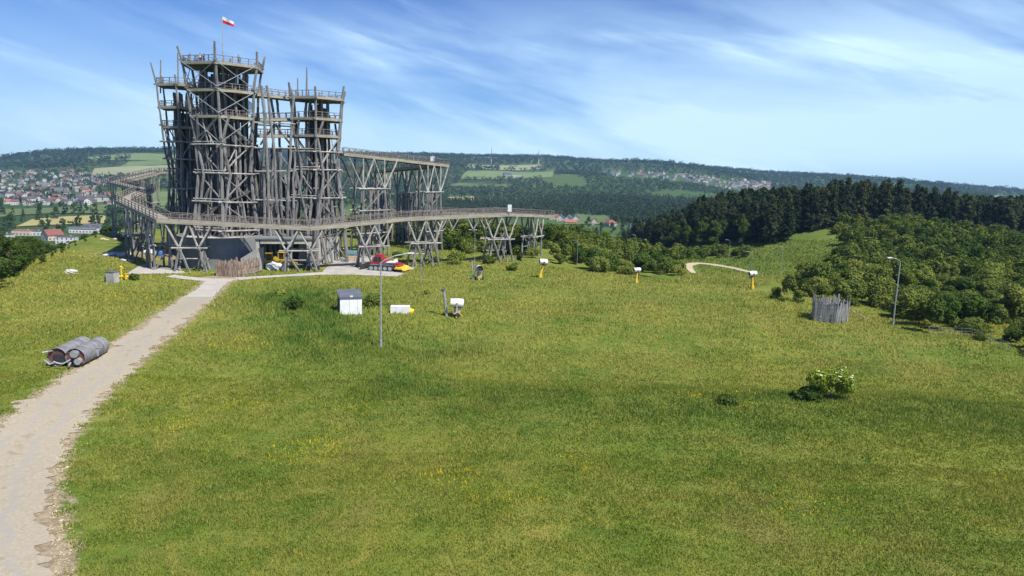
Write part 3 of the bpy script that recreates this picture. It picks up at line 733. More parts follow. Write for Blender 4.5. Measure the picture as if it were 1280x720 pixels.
# ------------------------------------------------------------ walkways on trestles
def walkway(root, pts, wd=2.9, tres=None, gap=1.9, lab=None, th=None):
    """pts: centre line (world), one deck part with its railings, mitred at the corners"""
    P = [Vector(p) for p in pts]; n = len(P); Lf = []; Rt = []
    for i in range(n):
        d0 = (P[i]-P[i-1]) if i else (P[1]-P[0]); d1 = (P[i+1]-P[i]) if i < n-1 else d0
        d0 = Vector((d0.x, d0.y, 0)).normalized(); d1 = Vector((d1.x, d1.y, 0)).normalized(); m_ = (d0+d1)
        if m_.length < .05: m_ = d0
        m_.normalize(); nn = Vector((m_.y, -m_.x, 0)); k = 1/max(.35, m_.dot(d0)); nn = nn*wd/2*k; Rt.append(P[i]+nn); Lf.append(P[i]-nn)
    mb = MB(); dz = Vector((0, 0, .16))
    for i in range(n-1):
        q = (Lf[i], Rt[i], Rt[i+1], Lf[i+1]); mb.cur = 0
        mb.add([*q, *[p-dz for p in q]], [(0,1,2,3),(7,6,5,4),(0,4,5,1),(1,5,6,2),(2,6,7,3),(3,7,4,0)]); mb.cur = 1
        for E in (Lf, Rt):
            d = E[i+1]-E[i]; ang = math.atan2(d.y, d.x); pit = math.atan2(d.z, math.hypot(d.x, d.y)); Rm = Matrix.Rotation(ang, 3, 'Z') @ Matrix.Rotation(-pit, 3, 'Y')
            o = Vector((d.y, -d.x, 0)).normalized()*(.07 if E is Rt else -.07)
            mb.box((E[i]+E[i+1])/2+o+Vector((0, 0, -.28)), (d.length, .13, .62), Rm)
        mb.cur = 2
        d = P[i+1]-P[i]; k = int(d.length/2.2)
        for j in range(k+1):
            t = j/max(1, k); a = Lf[i].lerp(Lf[i+1], t); b = Rt[i].lerp(Rt[i+1], t); mb.log(a-Vector((0, 0, .48)), b-Vector((0, 0, .48)), .12, .12, .02, 1)
    dk = mb.build('deck', [M['plank'], M['fascia'], M['log']], root, True, label=lab)
    railing([p.lerp(P[i], .04) for i, p in enumerate(Lf)], dk, gap=gap); railing([p.lerp(P[i], .04) for i, p in enumerate(Rt)], dk, gap=gap)
    return P
def trestle(root, c, d, half, wd=2.6, deep=True, r0=.24):
    """log trestle under the deck point c: W braces to the deck, a belt beam, legs drawn in towards the ground"""
    c = Vector(c); d = Vector((d[0], d[1], 0)).normalized(); n = Vector((d.y, -d.x, 0)); g = gz(c.x, c.y)-.3; H = c.z-.6-g; zb = g+H*.52
    t = bpy.data.objects.new('trestle', None); t.location = Vector((c.x, c.y, g))-root.location; link(t, root)
    for s in (1, -1):
        o = n*s*wd/2
        def Pt(u_, z): return Vector((c.x, c.y, 0))+d*u_+o*(1.0 if z > zb else 1.15)+Vector((0, 0, z))
        j = lambda: random.uniform(-.35, .35)
        nodeL = Pt(-half*.48+j(), zb); nodeR = Pt(half*.48+j(), zb); top = c.z-.62
        for a, b, r in ((nodeL, Pt(-half, top), .8), (nodeL, Pt(j(), top), .8), (nodeR, Pt(j()*.5, top), .8), (nodeR, Pt(half, top), .8)):
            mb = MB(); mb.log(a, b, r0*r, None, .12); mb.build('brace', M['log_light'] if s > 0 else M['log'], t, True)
        for a, b in ((Pt(-half*.72+j(), g), nodeL), (Pt(half*.72+j(), g), nodeR), ((Pt(j(), g), nodeL) if s > 0 else (Pt(half*.2+j(), g), nodeR)),):
            mb = MB(); mb.log(a, b+(b-a).normalized()*.4, r0, r0*.85, .15); mb.build('leg', M['log'], t, True)
        if deep and s < 0:
            for u_ in (half*.5*random.choice((-1, 1)),):
                mb = MB(); mb.log(Pt(u_+j(), g), Pt(u_*1.2+j(), top), r0*1.05, None, .12); mb.build('leg', M['log'], t, True)
        mb = MB(); e = nodeR-nodeL; e.normalize(); mb.log(nodeL-e*1.3, nodeR+e*1.5, r0*.72, None, .1); mb.build('belt_beam', M['log_light'], t, True); mb = MB()
        if H > 7 and s < 0: mb.log(Pt(-half*.7, g+H*.26), Pt(half*.7, g+H*.26), r0*.6, None, .1)
        if mb.v: mb.build('belt_beam', M['log_light'], t, True)
    mb = MB()
    for u_ in (-half*.48, half*.48):
        a = Vector((c.x, c.y, 0))+d*u_
        mb.log(a+n*wd*.8+Vector((0, 0, zb-.2)), a-n*wd*.8+Vector((0, 0, zb-.2)), r0*.7, None, .05); mb.log(a+n*wd*.5+Vector((0, 0, g)), a-n*wd*.5+Vector((0, 0, zb)), r0*.7, None, .05)
    mb.build('tie_beam', M['log'], t, True)
def P3(px, py, Y): v = at(px, py, Y); return v
wk = thing('elevated_walkway', (at(300, 300, 128).x, 128, 0), 'long grey timber walkway on log trestles, zigzagging round the foot of the tower', 'walkway')
A = P3(155, 250.5, 141); B = P3(205, 274, 125); Cc = P3(386, 283.5, 131); D = P3(505, 272, 142); E = P3(629, 266.5, 153); G = P3(686, 269, 176)
A2 = P3(183, 237, 160); A3 = P3(143, 227.5, 186); A4 = P3(196, 215, 214)
walkway(wk, [A4, A3, A2, A, B, Cc, D, E, G])
def along(a, b, t): p = Vector(a).lerp(Vector(b), t); return p, (b-a)
for a, b, t, h in ((A, B, .30, 3.0), (A, B, .84, 3.2), (B, Cc, .17, 3.8), (B, Cc, .93, 4.2), (Cc, D, .64, 3.8), (D, E, .18, 3.8), (D, E, .95, 4.0), (E, G, .62, 3.4), (A2, A, .3, 3.2), (A3, A2, .15, 3.2), (A4, A3, .6, 4), (A4, A3, .2, 4)):
    p, d = along(a, b, t); trestle(wk, p, d, h)
walkway(wk, [G, P3(632, 268.5, 190), P3(520, 263.5, 196), P3(470, 262, 200)])
for px, Y in ((560, 193), (600, 191)): p = P3(px, 267, Y); trestle(wk, p, (1, 0), 3.5)
# upper ramp: round the back of the tower to the turning platform and in again
uw = thing('elevated_walkway', (at(480, 300, 170).x, 170, 0), 'high timber walkway on tall log piers right of the tower, level with the horizon', 'walkway')
H1 = P3(425, 191, 152); H2 = P3(551, 205.5, 172); H3 = P3(472, 213.5, 196); H4 = P3(330, 214, 214)
walkway(uw, [H1, H2, H3, H4, A4], gap=1.5)
def pier(root, c, w_, dpt, nlev=3, yaw=0):
    g = gz(c.x, c.y)-.3; H = c.z-.6-g; t = bpy.data.objects.new('pier', None); t.location = Vector((c.x, c.y, g))-root.location; link(t, root)
    Rm = Matrix.Rotation(yaw, 3, 'Z')
    def Q(u_, v, z): return Vector((c.x, c.y, z))+Rm @ Vector((u_, v, 0))
    zc = g+H*.70
    for sx in (-1, -.35, .35, 1):
        for sy in (-1, 1):
            mb = MB(); mb.log(Q(sx*w_*.5*1.15, sy*dpt*.55, g), Q(sx*w_*.42, sy*dpt*.5, zc), .27, .24, .15); mb.build('leg', M['log'], t, True)
    for sy in (-1, 1):
        mb = MB()
        for u0, u1 in ((-.42, -.95), (-.42, 0), (.42, 0), (.42, .95), (-.42, -.42), (.42, .42)): mb.log(Q(u0*w_, sy*dpt*.5, zc), Q(u1*w_, sy*dpt*.5, c.z-.6), .19, None, .1)
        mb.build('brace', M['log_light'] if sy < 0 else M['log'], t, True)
        for q in (.25, .48, .70):
            mb = MB(); mb.log(Q(-w_*.62, sy*(dpt*.5+.25), g+H*q), Q(w_*.62, sy*(dpt*.5+.25), g+H*q+.1), .15, None, .1); mb.build('belt_beam', M['log_light'], t, True)
        mb = MB()
        for i in range(3): s = 1 if i % 2 else -1; mb.log(Q(s*w_*.45, sy*dpt*.5, g+H*i*.23), Q(-s*w_*.42, sy*dpt*.5, g+H*(i+1)*.23), .16, None, .15)
        for i in range(4): mb.log(Q(random.uniform(-.4, .4)*w_, random.uniform(-.4, .4)*dpt, g), Q(random.uniform(-.4, .4)*w_, random.uniform(-.4, .4)*dpt, zc), .17, None, .3)
        mb.build('brace', M['log'], t, True)
for t_, w_ in ((.27, 6.6), (.88, 4.6)): p, d = along(H1, H2, t_); pier(uw, p, w_, 3.2, yaw=math.atan2(d.y, d.x))
for t_, w_ in ((.95, 6), (.5, 5)): p, d = along(H2, H3, t_); pier(uw, p, w_, 3.2, yaw=math.atan2(d.y, d.x))
p, d = along(H3, H4, .4); pier(uw, p, 6, 3, yaw=0)
# white signboard and cabinet at the corner of the walkway
sg = P3(637, 267, 151.6)
t = thing('sign_board', (sg.x, sg.y, sg.z), 'blank white board on posts at the right corner of the timber walkway', 'sign')
mb = MB(); mb.box((0, 0, 1.15), (.85, .06, 1.5)); mb.build('board', M['white'], t); mb = MB(); mb.box((-.36, .07, .7), (.07, .07, 1.5)); mb.box((.36, .07, .7), (.07, .07, 1.5)); mb.build('post', M['rail'], t)
s2 = P3(540.5, 201.5, 170.6)
t = thing('control_cabinet', (s2.x, s2.y, s2.z), 'small white cabinet with a dark top on the railing of the high walkway', 'cabinet')
mb = MB(); mb.box((0, 0, .55), (.9, .4, 1.1)); mb.build('cabinet_body', M['white'], t); mb = MB(); mb.box((0, 0, 1.2), (.6, .42, .16)); mb.tube([(-.1, 0, 1.2), (-.1, 0, 1.75)], .14, 8); mb.build('lamp_head', M['rail'], t)

# ------------------------------------------------------------ flag
fp = at(278.5, 66, 141)
t = thing('flagpole', (fp.x, fp.y, 37.8), 'slender mast with a white and red flag on top of the tower', 'flagpole')
top = at(281, 20, 141); Ht = top.z-37.8
mb = MB(); mb.tube([(0, 0, 0), (0, 0, Ht*.45)], [.13, .10], 8); mb.tube([(0, 0, Ht*.45), (.15, 0, Ht)], [.06, .04], 6); mb.tube([(-.5, 0, 0), (0, 0, 1.6)], .05, 5); mb.tube([(.5, 0, 0), (0, 0, 1.6)], .05, 5); mb.build('pole', M['log_light'], t)
V = []; Fc = []; nx, ny = 14, 8
for i in range(nx+1):
    for j in range(ny+1):
        u_, v = i/nx, j/ny; V.append((.15+u_*2.1, .22*math.sin(u_*7)*u_+.05*v, Ht-.05-v*1.25*(1-.25*u_)-u_*.95))
Fc = [(i*(ny+1)+j, (i+1)*(ny+1)+j, (i+1)*(ny+1)+j+1, i*(ny+1)+j+1) for i in range(nx) for j in range(ny)]
mi = [0 if (k % ny) < ny/2 else 1 for k in range(len(Fc))]
me = npmesh('flag', V, Fc, [M['cloth_white'], M['cloth_red']], mi, True); link(bpy.data.objects.new('flag', me), t)

# ------------------------------------------------------------ objects on the hill
def P2(px, py): return pick(px, py)
def tanks():
    a = P2(107, 459); b = P2(141, 439)                    # front and rear of the near tank, right flank on the ground
    d = Vector((b.x-a.x, b.y-a.y, 0)); Ln = 4.7; d.normalize(); n = Vector((-d.y, d.x, 0)); yaw = math.atan2(d.y, d.x)
    def one(off, label, near, shift=0):
        c = Vector((a.x, a.y, 0))+n*off+d*shift; root = thing('steel_tank', (c.x, c.y, gz(c.x, c.y)), label, 'tank', rz=yaw); R = .87
        nn = 28; V = []; Fc = []; prof = [(0, R), (.05, R+.03), (.12, R), (1.3, R), (1.36, R+.05), (1.44, R+.05), (1.5, R), (2.6, R), (2.66, R+.05), (2.74, R+.05), (2.8, R), (3.8, R), (3.86, R+.05), (3.94, R+.05), (4.0, R), (Ln-.1, R), (Ln-.04, R+.04), (Ln, R), (Ln+.16, R*.8), (Ln+.22, .02)]
        for x, r in prof:
            for k in range(nn): t = 6.28318*k/nn; V.append((x, r*math.cos(t), R+.05+r*math.sin(t)))
        for i in range(len(prof)-1):
            for k in range(nn): Fc.append((i*nn+k, i*nn+(k+1) % nn, (i+1)*nn+(k+1) % nn, (i+1)*nn+k))
        mb = MB(); mb.add(V, Fc); mb.build('shell', M['tank'], root, smooth=False)
        mb = MB(); mb.tube([(.16, 0, R+.05), (.22, 0, R+.05)], R-.01, 24); mb.build('end_plate', M['rust'], root)
        mb = MB()
        for k in range(10): t = 6.28318*k/10; mb.tube([(.16, .8*math.cos(t), R+.05+.8*math.sin(t)), (.10, .8*math.cos(t), R+.05+.8*math.sin(t))], .05, 6)
        mb.build('bolts', M['steel'], root)
        if near:
            mb = MB(); mb.tube([(.2, -.1, 1.35), (-.35, -.1, 1.35)], .26, 14); mb.tube([(-.3, -.1, 1.35), (-.38, -.1, 1.35)], .36, 14); mb.tube([(.2, -.3, .6), (-.3, -.3, .6)], .3, 14)
            mb.tube([(.2, .35, .85), (-.4, .35, .75), (-.6, .8, .5), (-.65, 1.2, .55), (-.6, 1.6, .7)], .07, 8); mb.tube([(-.3, .3, .5), (-.8, .2, .35)], .1, 8); mb.build('pipe', M['steel'], root)
            mb = MB(); mb.tube([(2.2, -R-.02, 1.3), (2.2, -R-.45, 1.35), (2.2, -R-.5, 1.7)], .07, 8); mb.box((2.25, -R-.06, .95), (.12, .16, .9)); mb.build('fitting', M['steel'], root)
        else:
            mb = MB(); mb.box((.12, -.1, .75), (.12, .9, .9)); mb.build('hatch', M['black'], root)
            mb = MB(); mb.tube([(.2, .4, 1.5), (-.3, .6, 1.55), (-.5, 1.0, 1.5)], .07, 8); mb.build('pipe', M['steel'], root); mb = MB(); mb.tube([(.1, .3, .4), (-.4, .5, .35), (-.5, .9, .8)], .09, 8); mb.build('pipe', M['steel'], root)
        mb = MB()
        for x in (1.0, 3.7): mb.prism([(x-.15, -.7), (x+.15, -.7), (x+.15, .7), (x-.15, .7)], -.15, .14)
        mb.build('cradle', M['rust'], root)
    one(.87, 'grey banded steel tank beside the dirt road, nearer one with pipes on its end', True)
    one(2.55, 'grey banded steel tank lying on the grass, farther one with a dark square hatch', False, .15)
tanks()
def hut():
    c0 = P2(439, 393.5); W = 2.9; a = c0-Vector((1.37, .5, 0)); b = c0+Vector((1.37, .5, 0)); D_ = 3.0; H = 2.3
    root = thing('utility_hut', (a.x, a.y, a.z-.05), 'small white windowless hut with a slate grey roof standing in the meadow', 'hut', rz=math.atan2(b.y-a.y, b.x-a.x))
    mb = MB(); mb.box((W/2, D_/2, H/2), (W-.06, D_, H)); mb.build('wall', M['white'], root)
    mb = MB(); mb.box((W/2, D_/2, -.05), (W+.1, D_+.1, .28)); mb.build('plinth', M['concrete_grey'], root)
    mb = MB(); mb.add([(-.12, -.15, H+.02), (W+.12, -.15, H+.02), (W+.12, D_+.15, H+.55), (-.12, D_+.15, H+.55), (-.12, -.15, H+.16), (W+.12, -.15, H+.16), (W+.12, D_+.15, H+.69), (-.12, D_+.15, H+.69)],
                      [(3,2,1,0),(4,5,6,7),(0,1,5,4),(1,2,6,5),(2,3,7,6),(3,0,4,7)])
    mb.box((0.02, D_/2, H+.12), (.05, D_-.1, .45)); mb.build('roof', M['roofgrey'], root)
    mb = MB()
    for i in range(5): mb.box((.0, .35+i*.55, 1.2), (.05, .06, 1.9))
    mb.build('side_panel', M['roofgrey'], root)
    mb = MB(); mb.box((W*.80, -.004, H*.5), (.02, .02, H*.86)); mb.box((W*.42, -.004, H*.5), (.02, .02, H*.86)); mb.box((W*.61, -.004, H*.93), (W*.38, .02, .02)); mb.build('door_seam', M['roofgrey'], root)
    mb = MB(); mb.box((W*.52, -.02, H+.25), (.36, .1, .16)); mb.build('lamp', M['white'], root)
    mb = MB(); mb.box((W*.80, -.015, 1.0), (.05, .03, .12)); mb.build('handle', M['steel'], root)
hut()
# white slab case with yellow end
p = P2(488, 392); q = P2(512, 392); t = thing('snow_gun_barrel', (p.x, p.y, p.z), 'long white case with a yellow end lying in the grass near the hut', 'case', rz=math.atan2(q.y-p.y, q.x-p.x)); W = (q-p).length
mb = MB(); mb.box((W/2, .5, .5), (W, 1.0, .95)); mb.box((W/2, .5, .99), (W-.1, .9, .05)); mb.build('case_body', M['white'], t)
mb = MB(); mb.box((W*.3, -.012, .5), (.03, .03, .9)); mb.box((W*.65, -.012, .5), (.03, .03, .9)); mb.build('seam', M['steel'], t)
mb = MB(); mb.tube([(W+.02, .5, .35), (W+.55, .5, .32)], [.36, .22], 10); mb.box((W+.2, .1, .2), (.5, .4, .3)); mb.build('yellow_end', M['yellow'], t)

# snow cannons
def cannon_head(mb_drum, mb_dark, R, Ln, c, yaw, pit):
    Rm = Matrix.Rotation(yaw, 3, 'Z') @ Matrix.Rotation(-pit, 3, 'Y'); c = Vector(c)
    pts = [c+Rm @ Vector((x, 0, 0)) for x in (-Ln*.5, -Ln*.42, -Ln*.1, Ln*.4, Ln*.5)]
    mb_drum.tube(pts, [R*.85, R, R, R*.9, R*.92], 18, False)
    mb_drum.tube(pts[::-1], [R*.86, R*.84, R*.94, R*.94, R*.80], 18, False)
    mb_dark.tube([c+Rm @ Vector((Ln*.30, 0, 0)), c+Rm @ Vector((Ln*.34, 0, 0))], R*.86, 18); mb_dark.tube([c+Rm @ Vector((-Ln*.36, 0, 0)), c+Rm @ Vector((-Ln*.40, 0, 0))], R*.8, 18)
    mb_dark.tube([c+Rm @ Vector((Ln*.3, 0, 0)), c+Rm @ Vector((Ln*.46, 0, 0))], [R*.35, R*.12], 10)
def cannon(px, py, label, tall, yaw, pit=.15, s=1.0, drum='white', lean=0):
    p = P2(px, py); root = thing('snow_cannon', (p.x, p.y, p.z), label, 'snow cannon', 'snow cannons parked on the meadow')
    d = MB(); k = MB(); R = .52*s
    zc = (2.75 if tall else 1.35)*s
    hc = Vector((lean, 0, zc+R*.6)); cannon_head(d, k, R, 1.5*s, hc, yaw, pit); d.build('drum', M[drum], root, smooth=True); k.build('fan', M['black'], root)
    mb = MB(); Rm = Matrix.Rotation(yaw, 3, 'Z')
    mb.box(hc-Vector((0, 0, R*1.0)), (.7*s, .5*s, .22*s), Rm); mb.box(hc+Rm @ Vector((0, R*1.05, -R*.45)), (.2*s, .08*s, R*1.2), Rm); mb.box(hc+Rm @ Vector((0, -R*1.05, -R*.45)), (.2*s, .08*s, R*1.2), Rm); mb.box(hc+Rm @ Vector((-.3*s, .1*s, -R*1.25)), (.45*s, .4*s, .4*s), Rm)
    mb.build('yoke', M['rust'] if tall else M['brown'], root)
    mb = MB()
    if tall:
        mb.tube([(0, 0, -.1), (0, 0, .5*s), (lean*.6, 0, zc*.6), (lean, 0, zc-R*.3)], [.34*s, .30*s, .22*s, .17*s], 12); mb.build('padded_mast', M['yellow'], root)
        mb = MB(); mb.tube([(.35*s, 0, 0), (.4*s, 0, .5*s)], .11*s, 8); mb.box((.3*s, .2, .3*s), (.3*s, .3*s, .5*s)); mb.build('valve', M['yellow'], root)
    else:
        mb.box((0, 0, .75*s), (.85*s, .6*s, .75*s), Rm); mb.build('control_box', M['box'] if drum == 'white' else M['yellow'], root)
        mb = MB()
        for a in (.5, 2.6, 4.7): mb.tube([(0, 0, .6*s), (.75*s*math.cos(a), .75*s*math.sin(a), .02)], .06*s, 7)
        mb.tube([(0, 0, .1), (0, 0, 1.2*s)], .12*s, 10); mb.build('stand', M['yellow'], root)
        mb = MB()
        for sgn in (1, -1):
            c = Rm @ Vector((-.1, sgn*.5*s, .28*s)); e = Rm @ Vector((-.1, sgn*.66*s, .28*s)); mb.tube([c, e], .28*s, 14)
        mb.build('wheel', M['black'], root)
cannon(571, 396, 'white snow cannon on a low beige and yellow stand, nearest on the slope', False, R_(185), .05, 1.15)
cannon(599, 350, 'snow cannon with its round open mouth facing the viewer, beside the tilted grey pipe', False, R_(-80), .1, 1.25)
cannon(675, 347, 'tall snow cannon with white head on a bent yellow mast, right of the walkway end', True, R_(195), .1, 1.0, lean=.55)
cannon(795, 354, 'tall snow cannon with white head standing before the thicket in the middle of the slope', True, R_(10), .1, .8, lean=.1)
cannon(940, 361, 'tall snow cannon with orange yellow mast at the foot of the grassy mound', True, R_(10), .1, .9, lean=-.1)

# lamps and poles
def lamp(px, py, H, armdir, label, arm=2.2, r=.09, name='street_lamp', rise=.35, Y=None, head=True, pos=None):
    p = pos or (P2(px, py) if Y is None else Vector((at(px, py, Y).x, Y, gz(at(px, py, Y).x, Y))))
    root = thing(name, (p.x, p.y, p.z), label, 'street lamp', 'grey lamp posts along the ski slope')
    mb = MB(); mb.tube([(0, 0, -.2), (0, 0, H*.5), (0, 0, H)], [r*1.25, r, r*.75], 10); mb.build('pole', M['steel'], root)
    mb = MB(); mb.tube([(0, 0, -.1), (0, 0, .9)], r*1.7, 10); mb.build('base_sleeve', M['steel'], root)
    if arm:
        dx, dy = armdir; mb = MB(); mb.tube([(0, 0, H-.05), (dx*.15*arm, dy*.15*arm, H+.25*rise), (dx*.5*arm, dy*.5*arm, H+.7*rise), (dx*arm, dy*arm, H+rise)], r*.62, 8); mb.build('arm', M['steel'], root)
        mb = MB(); an = math.atan2(dy, dx); Rm = Matrix.Rotation(an, 3, 'Z'); k_ = 1 if r > .08 else .6; mb.box((dx*(arm+.25), dy*(arm+.25), H+rise+.01), (.75*k_, .28*k_, .11*k_), Rm); mb.box((dx*(arm+.28), dy*(arm+.28), H+rise-.06), (.5, .2, .05), Rm)
        mb.build('lamp_head', M['white'] if r > .08 else M['steel'], root)
    return root
lamp(476, 435, 9.6, (.97, .25), 'tall curved lamp post nearest the camera, in front of the red groomer', 3.0, .10, rise=1.0)
lamp(1116, 407, 9.0, (-.95, -.3), 'lamp post with its arm to the left, standing right of the grey palisade', 1.7, .085, rise=.5)
lamp(526, 352, 5.6, (.3, .9), 'thin lamp post on the slope just right of the groomer', .6, .06, rise=.1)
lamp(721, 336, 5.6, (-.9, .3), 'thin lamp post in the thicket right of the walkway end', .6, .04, rise=.1, Y=150)
lamp(793, 330, 6.5, (-.9, .3), 'faint thin lamp post behind the middle snow cannon', .4, .03, Y=170)
lamp(939, 340, 5.0, (-.97, 0), 'thin lamp post beside the sandy path behind the last cannon', 1.1, .04, Y=150)
lamp(910, 336, 5.8, (-.97, 0), 'faint lamp post left of the grassy mound', .8, .035, Y=185)
lamp(976, 342, 6.2, (-.97, 0), 'thin lamp post in front of the grassy mound', 1.2, .045, Y=158)
def pipe(px, py, px2, py2, label, r=.2):
    p = P2(px, py); q = at(px2, py2, p.y); t = thing('drain_pipe', (p.x, p.y, p.z), label, 'pipe', 'tilted grey pipes by the snow cannons')
    mb = MB(); d = q-p; mb.tube([(0, 0, -.2), d*.5, d], [r, r*.85, r*.8], 12); mb.build('pipe', M['steel'], t)
    mb = MB(); mb.tube([d*.93, d*1.0], r*1.25, 12); mb.box(d*.93+Vector((-.25, 0, 0)), (.3, .2, .2)); mb.build('collar', M['roofgrey'], t)
pipe(558.5, 395, 554.5, 361, 'leaning grey pipe beside the nearest snow cannon'); pipe(592, 350, 589, 325, 'leaning grey pipe with a tall thin mast, by the round faced cannon', .17)
p = P2(592.5, 350.5); t = thing('pole', (p.x, p.y, p.z), 'very thin upright mast rising from the grey pipe on the slope', 'pole'); mb = MB(); mb.tube([(0, .3, 0), (0, .3, 8.5)], [.05, .035], 6); mb.build('mast', M['steel'], t); mb = MB(); mb.box((0, .3, 8.5), (.16, .16, .12)); mb.build('cap', M['roofgrey'], t)

# red snow groomer
def groomer():
    p = P2(480, 337.5); root = thing('snow_groomer', (p.x, p.y, p.z+.05), 'red snow groomer with black tracks and a yellow tiller parked on the concrete pad', 'snow groomer', rz=R_(-8))
    # x+ = rear (tiller), x- = blade
    for s in (-1, 1):
        mb = MB(); y0 = s*1.45; pts = []
        prof = [(-2.6, .75), (-2.2, .25), (-1.6, .05), (1.7, .05), (2.3, .3), (2.6, .85), (2.2, 1.15), (-2.2, 1.1)]
        n = len(prof); V = [(x, y0-.5, z) for x, z in prof]+[(x, y0+.5, z) for x, z in prof]
        mb.add(V, [tuple(range(n)), tuple(range(n, 2*n))[::-1]]+[(i, (i+1) % n, n+(i+1) % n, n+i) for i in range(n)]); tr = mb.build('track', M['black'], root)
        mb = MB()
        for i in range(20): x = -2.1+i*.22; mb.box((x, y0, 1.16), (.05, 1.0, .05)); mb.box((x, y0, .04), (.05, 1.0, .05))
        mb.build('grouser_bars', M['steel'], tr)
        mb = MB()
        for x in (-1.9, -1, -.1, .8, 1.8): mb.tube([(x, y0-.54, .5), (x, y0+.54, .5)], .36, 14)
        mb.build('road_wheels', M['steel'], tr)
    mb = MB(); mb.box((0, 0, .95), (4.6, 1.8, .6)); mb.box((.9, 0, 1.35), (3.0, 2.6, .18)); mb.build('chassis', M['roofgrey'], root)
    mb = MB(); cp = [(-2.2, .9), (-2.35, 1.4), (-1.9, 2.0), (-1.45, 2.75), (-.2, 2.8), (.05, 1.3), (.05, .9)]; n = len(cp)
    V = [(x, -1.05, z) for x, z in cp]+[(x, 1.05, z) for x, z in cp]; mb.add(V, [tuple(range(n)), tuple(range(n, 2*n))[::-1]]+[(i, (i+1) % n, n+(i+1) % n, n+i) for i in range(n)])
    mb.box((.5, 0, 1.7), (.9, 2.0, .9)); mb.build('cab', M['red'], root)
    mb = MB()
    for s in (-1, 1):
        q = [(-1.85, s*1.056, 1.95), (-1.45, s*1.056, 2.6), (-.95, s*1.056, 2.62), (-.95, s*1.056, 1.6), (-1.7, s*1.056, 1.6)]; mb.add(q, [(0,1,2,3,4)]); q = [(-.85, s*1.056, 1.6), (-.85, s*1.056, 2.62), (-.3, s*1.056, 2.62), (-.15, s*1.056, 1.6)]; mb.add(q, [(0,1,2,3)])
    mb.add([(-2.00, -.95, 1.93), (-2.00, .95, 1.93), (-1.53, .95, 2.66), (-1.53, -.95, 2.66)], [(0,1,2,3)]); mb.build('window', M['glass'], root)
    mb = MB(); mb.box((-.8, 0, 2.9), (.9, 1.6, .14)); mb.box((-1.35, 0, 3.0), (.12, 1.2, .14)); mb.tube([(0.2, .7, 2.0), (.2, .7, 2.7)], .07, 8); mb.build('roof_rack', M['red'], root)
    mb = MB()
    for i in range(9):
        t = i/8-.5; mb.box((-3.5+.35*abs(t)*-2, t*4.4, .55), (.14, .56, 1.15), Matrix.Rotation(.25*(1 if t > 0 else -1), 3, 'Z'))
    mb.box((-3.0, 0, .6), (1.0, .3, .3)); mb.box((-3.0, .8, .6), (1.0, .16, .16)); mb.box((-3.0, -.8, .6), (1.0, .16, .16)); mb.build('blade', M['black'], root)
    mb = MB(); mb.add([(2.7, -2.3, .55), (4.4, -2.3, .45), (4.4, 2.3, .45), (2.7, 2.3, .55), (3.0, -2.3, .95), (4.2, -2.3, .75), (4.2, 2.3, .75), (3.0, 2.3, .95)], [(0,1,2,3),(4,7,6,5),(0,4,5,1),(1,5,6,2),(2,6,7,3),(3,7,4,0)])
    mb.box((4.6, 0, .3), (.6, 4.5, .12)); mb.build('tiller', M['yellow'], root)
    mb = MB(); mb.box((3.1, 0, 1.1), (1.0, 3.4, .14)); mb.tube([(2.0, -.6, 1.1), (3.1, -.6, 1.45), (3.7, -.6, .9)], .1, 8); mb.tube([(2.0, .6, 1.1), (3.1, .6, 1.45), (3.7, .6, .9)], .1, 8); mb.box((2.6, 0, 1.35), (.5, 1.6, .25)); mb.build('tiller_frame', M['red'], root)
    mb = MB(); mb.box((1.6, 0, 1.62), (1.7, 2.5, .12)); mb.box((2.3, 0, 1.9), (.06, 2.5, .5)); mb.build('cargo_bed', M['white'], root)
groomer()
# compact machines inside the garage
def loader(px, py, Y, label, yaw, s=1.0):
    a = at(px, py, Y); t = thing('wheel_loader', (a.x, Y, gz(a.x, Y)+.1), label, 'loader', rz=yaw)
    mb = MB(); mb.box((0, 0, 1.0*s), (2.6*s, 1.2*s, .7*s)); mb.box((.9*s, 0, 1.45*s), (1.0*s, 1.1*s, .5*s)); mb.build('body', M['yellow'], t)
    mb = MB(); mb.box((-.2*s, 0, 2.65*s), (1.4*s, 1.25*s, .12*s)); [mb.box((x*s, y*s, 1.95*s), (.1*s, .1*s, 1.4*s)) for x in (-.8, .4) for y in (-.52, .52)]; mb.build('cab_frame', M['yellow'], t)
    mb = MB(); mb.box((-.2*s, 0, 1.9*s), (1.05*s, .95*s, 1.2*s)); mb.build('cab_window', M['glass'], t)
    mb = MB(); mb.box((-1.7*s, .4*s, 1.0*s), (1.6*s, .14*s, .2*s), Matrix.Rotation(.35, 3, 'Y')); mb.box((-1.7*s, -.4*s, 1.0*s), (1.6*s, .14*s, .2*s), Matrix.Rotation(.35, 3, 'Y')); mb.box((-2.6*s, 0, .5*s), (.7*s, 1.7*s, .55*s)); mb.build('bucket', M['yellow'], t)
    for x in (-.85, .95):
        for y in (-.72, .72): mb = MB(); mb.tube([(x*s, (y-.16)*s, .5*s), (x*s, (y+.16)*s, .5*s)], .5*s, 16); mb.build('wheel', M['black'], t)
loader(335, 330, 134.2, 'yellow wheel loader parked at the garage opening on the left side', R_(200), 1.0)
loader(352, 330, 136.6, 'orange yellow loader standing deeper in the garage on the right', R_(170), 1.0)
a = at(343, 333, 131.5); t = thing('tarp_bundle', (a.x, a.y, gz(a.x, a.y)), 'crumpled white tarp bundle lying before the yellow loader', 'tarp')
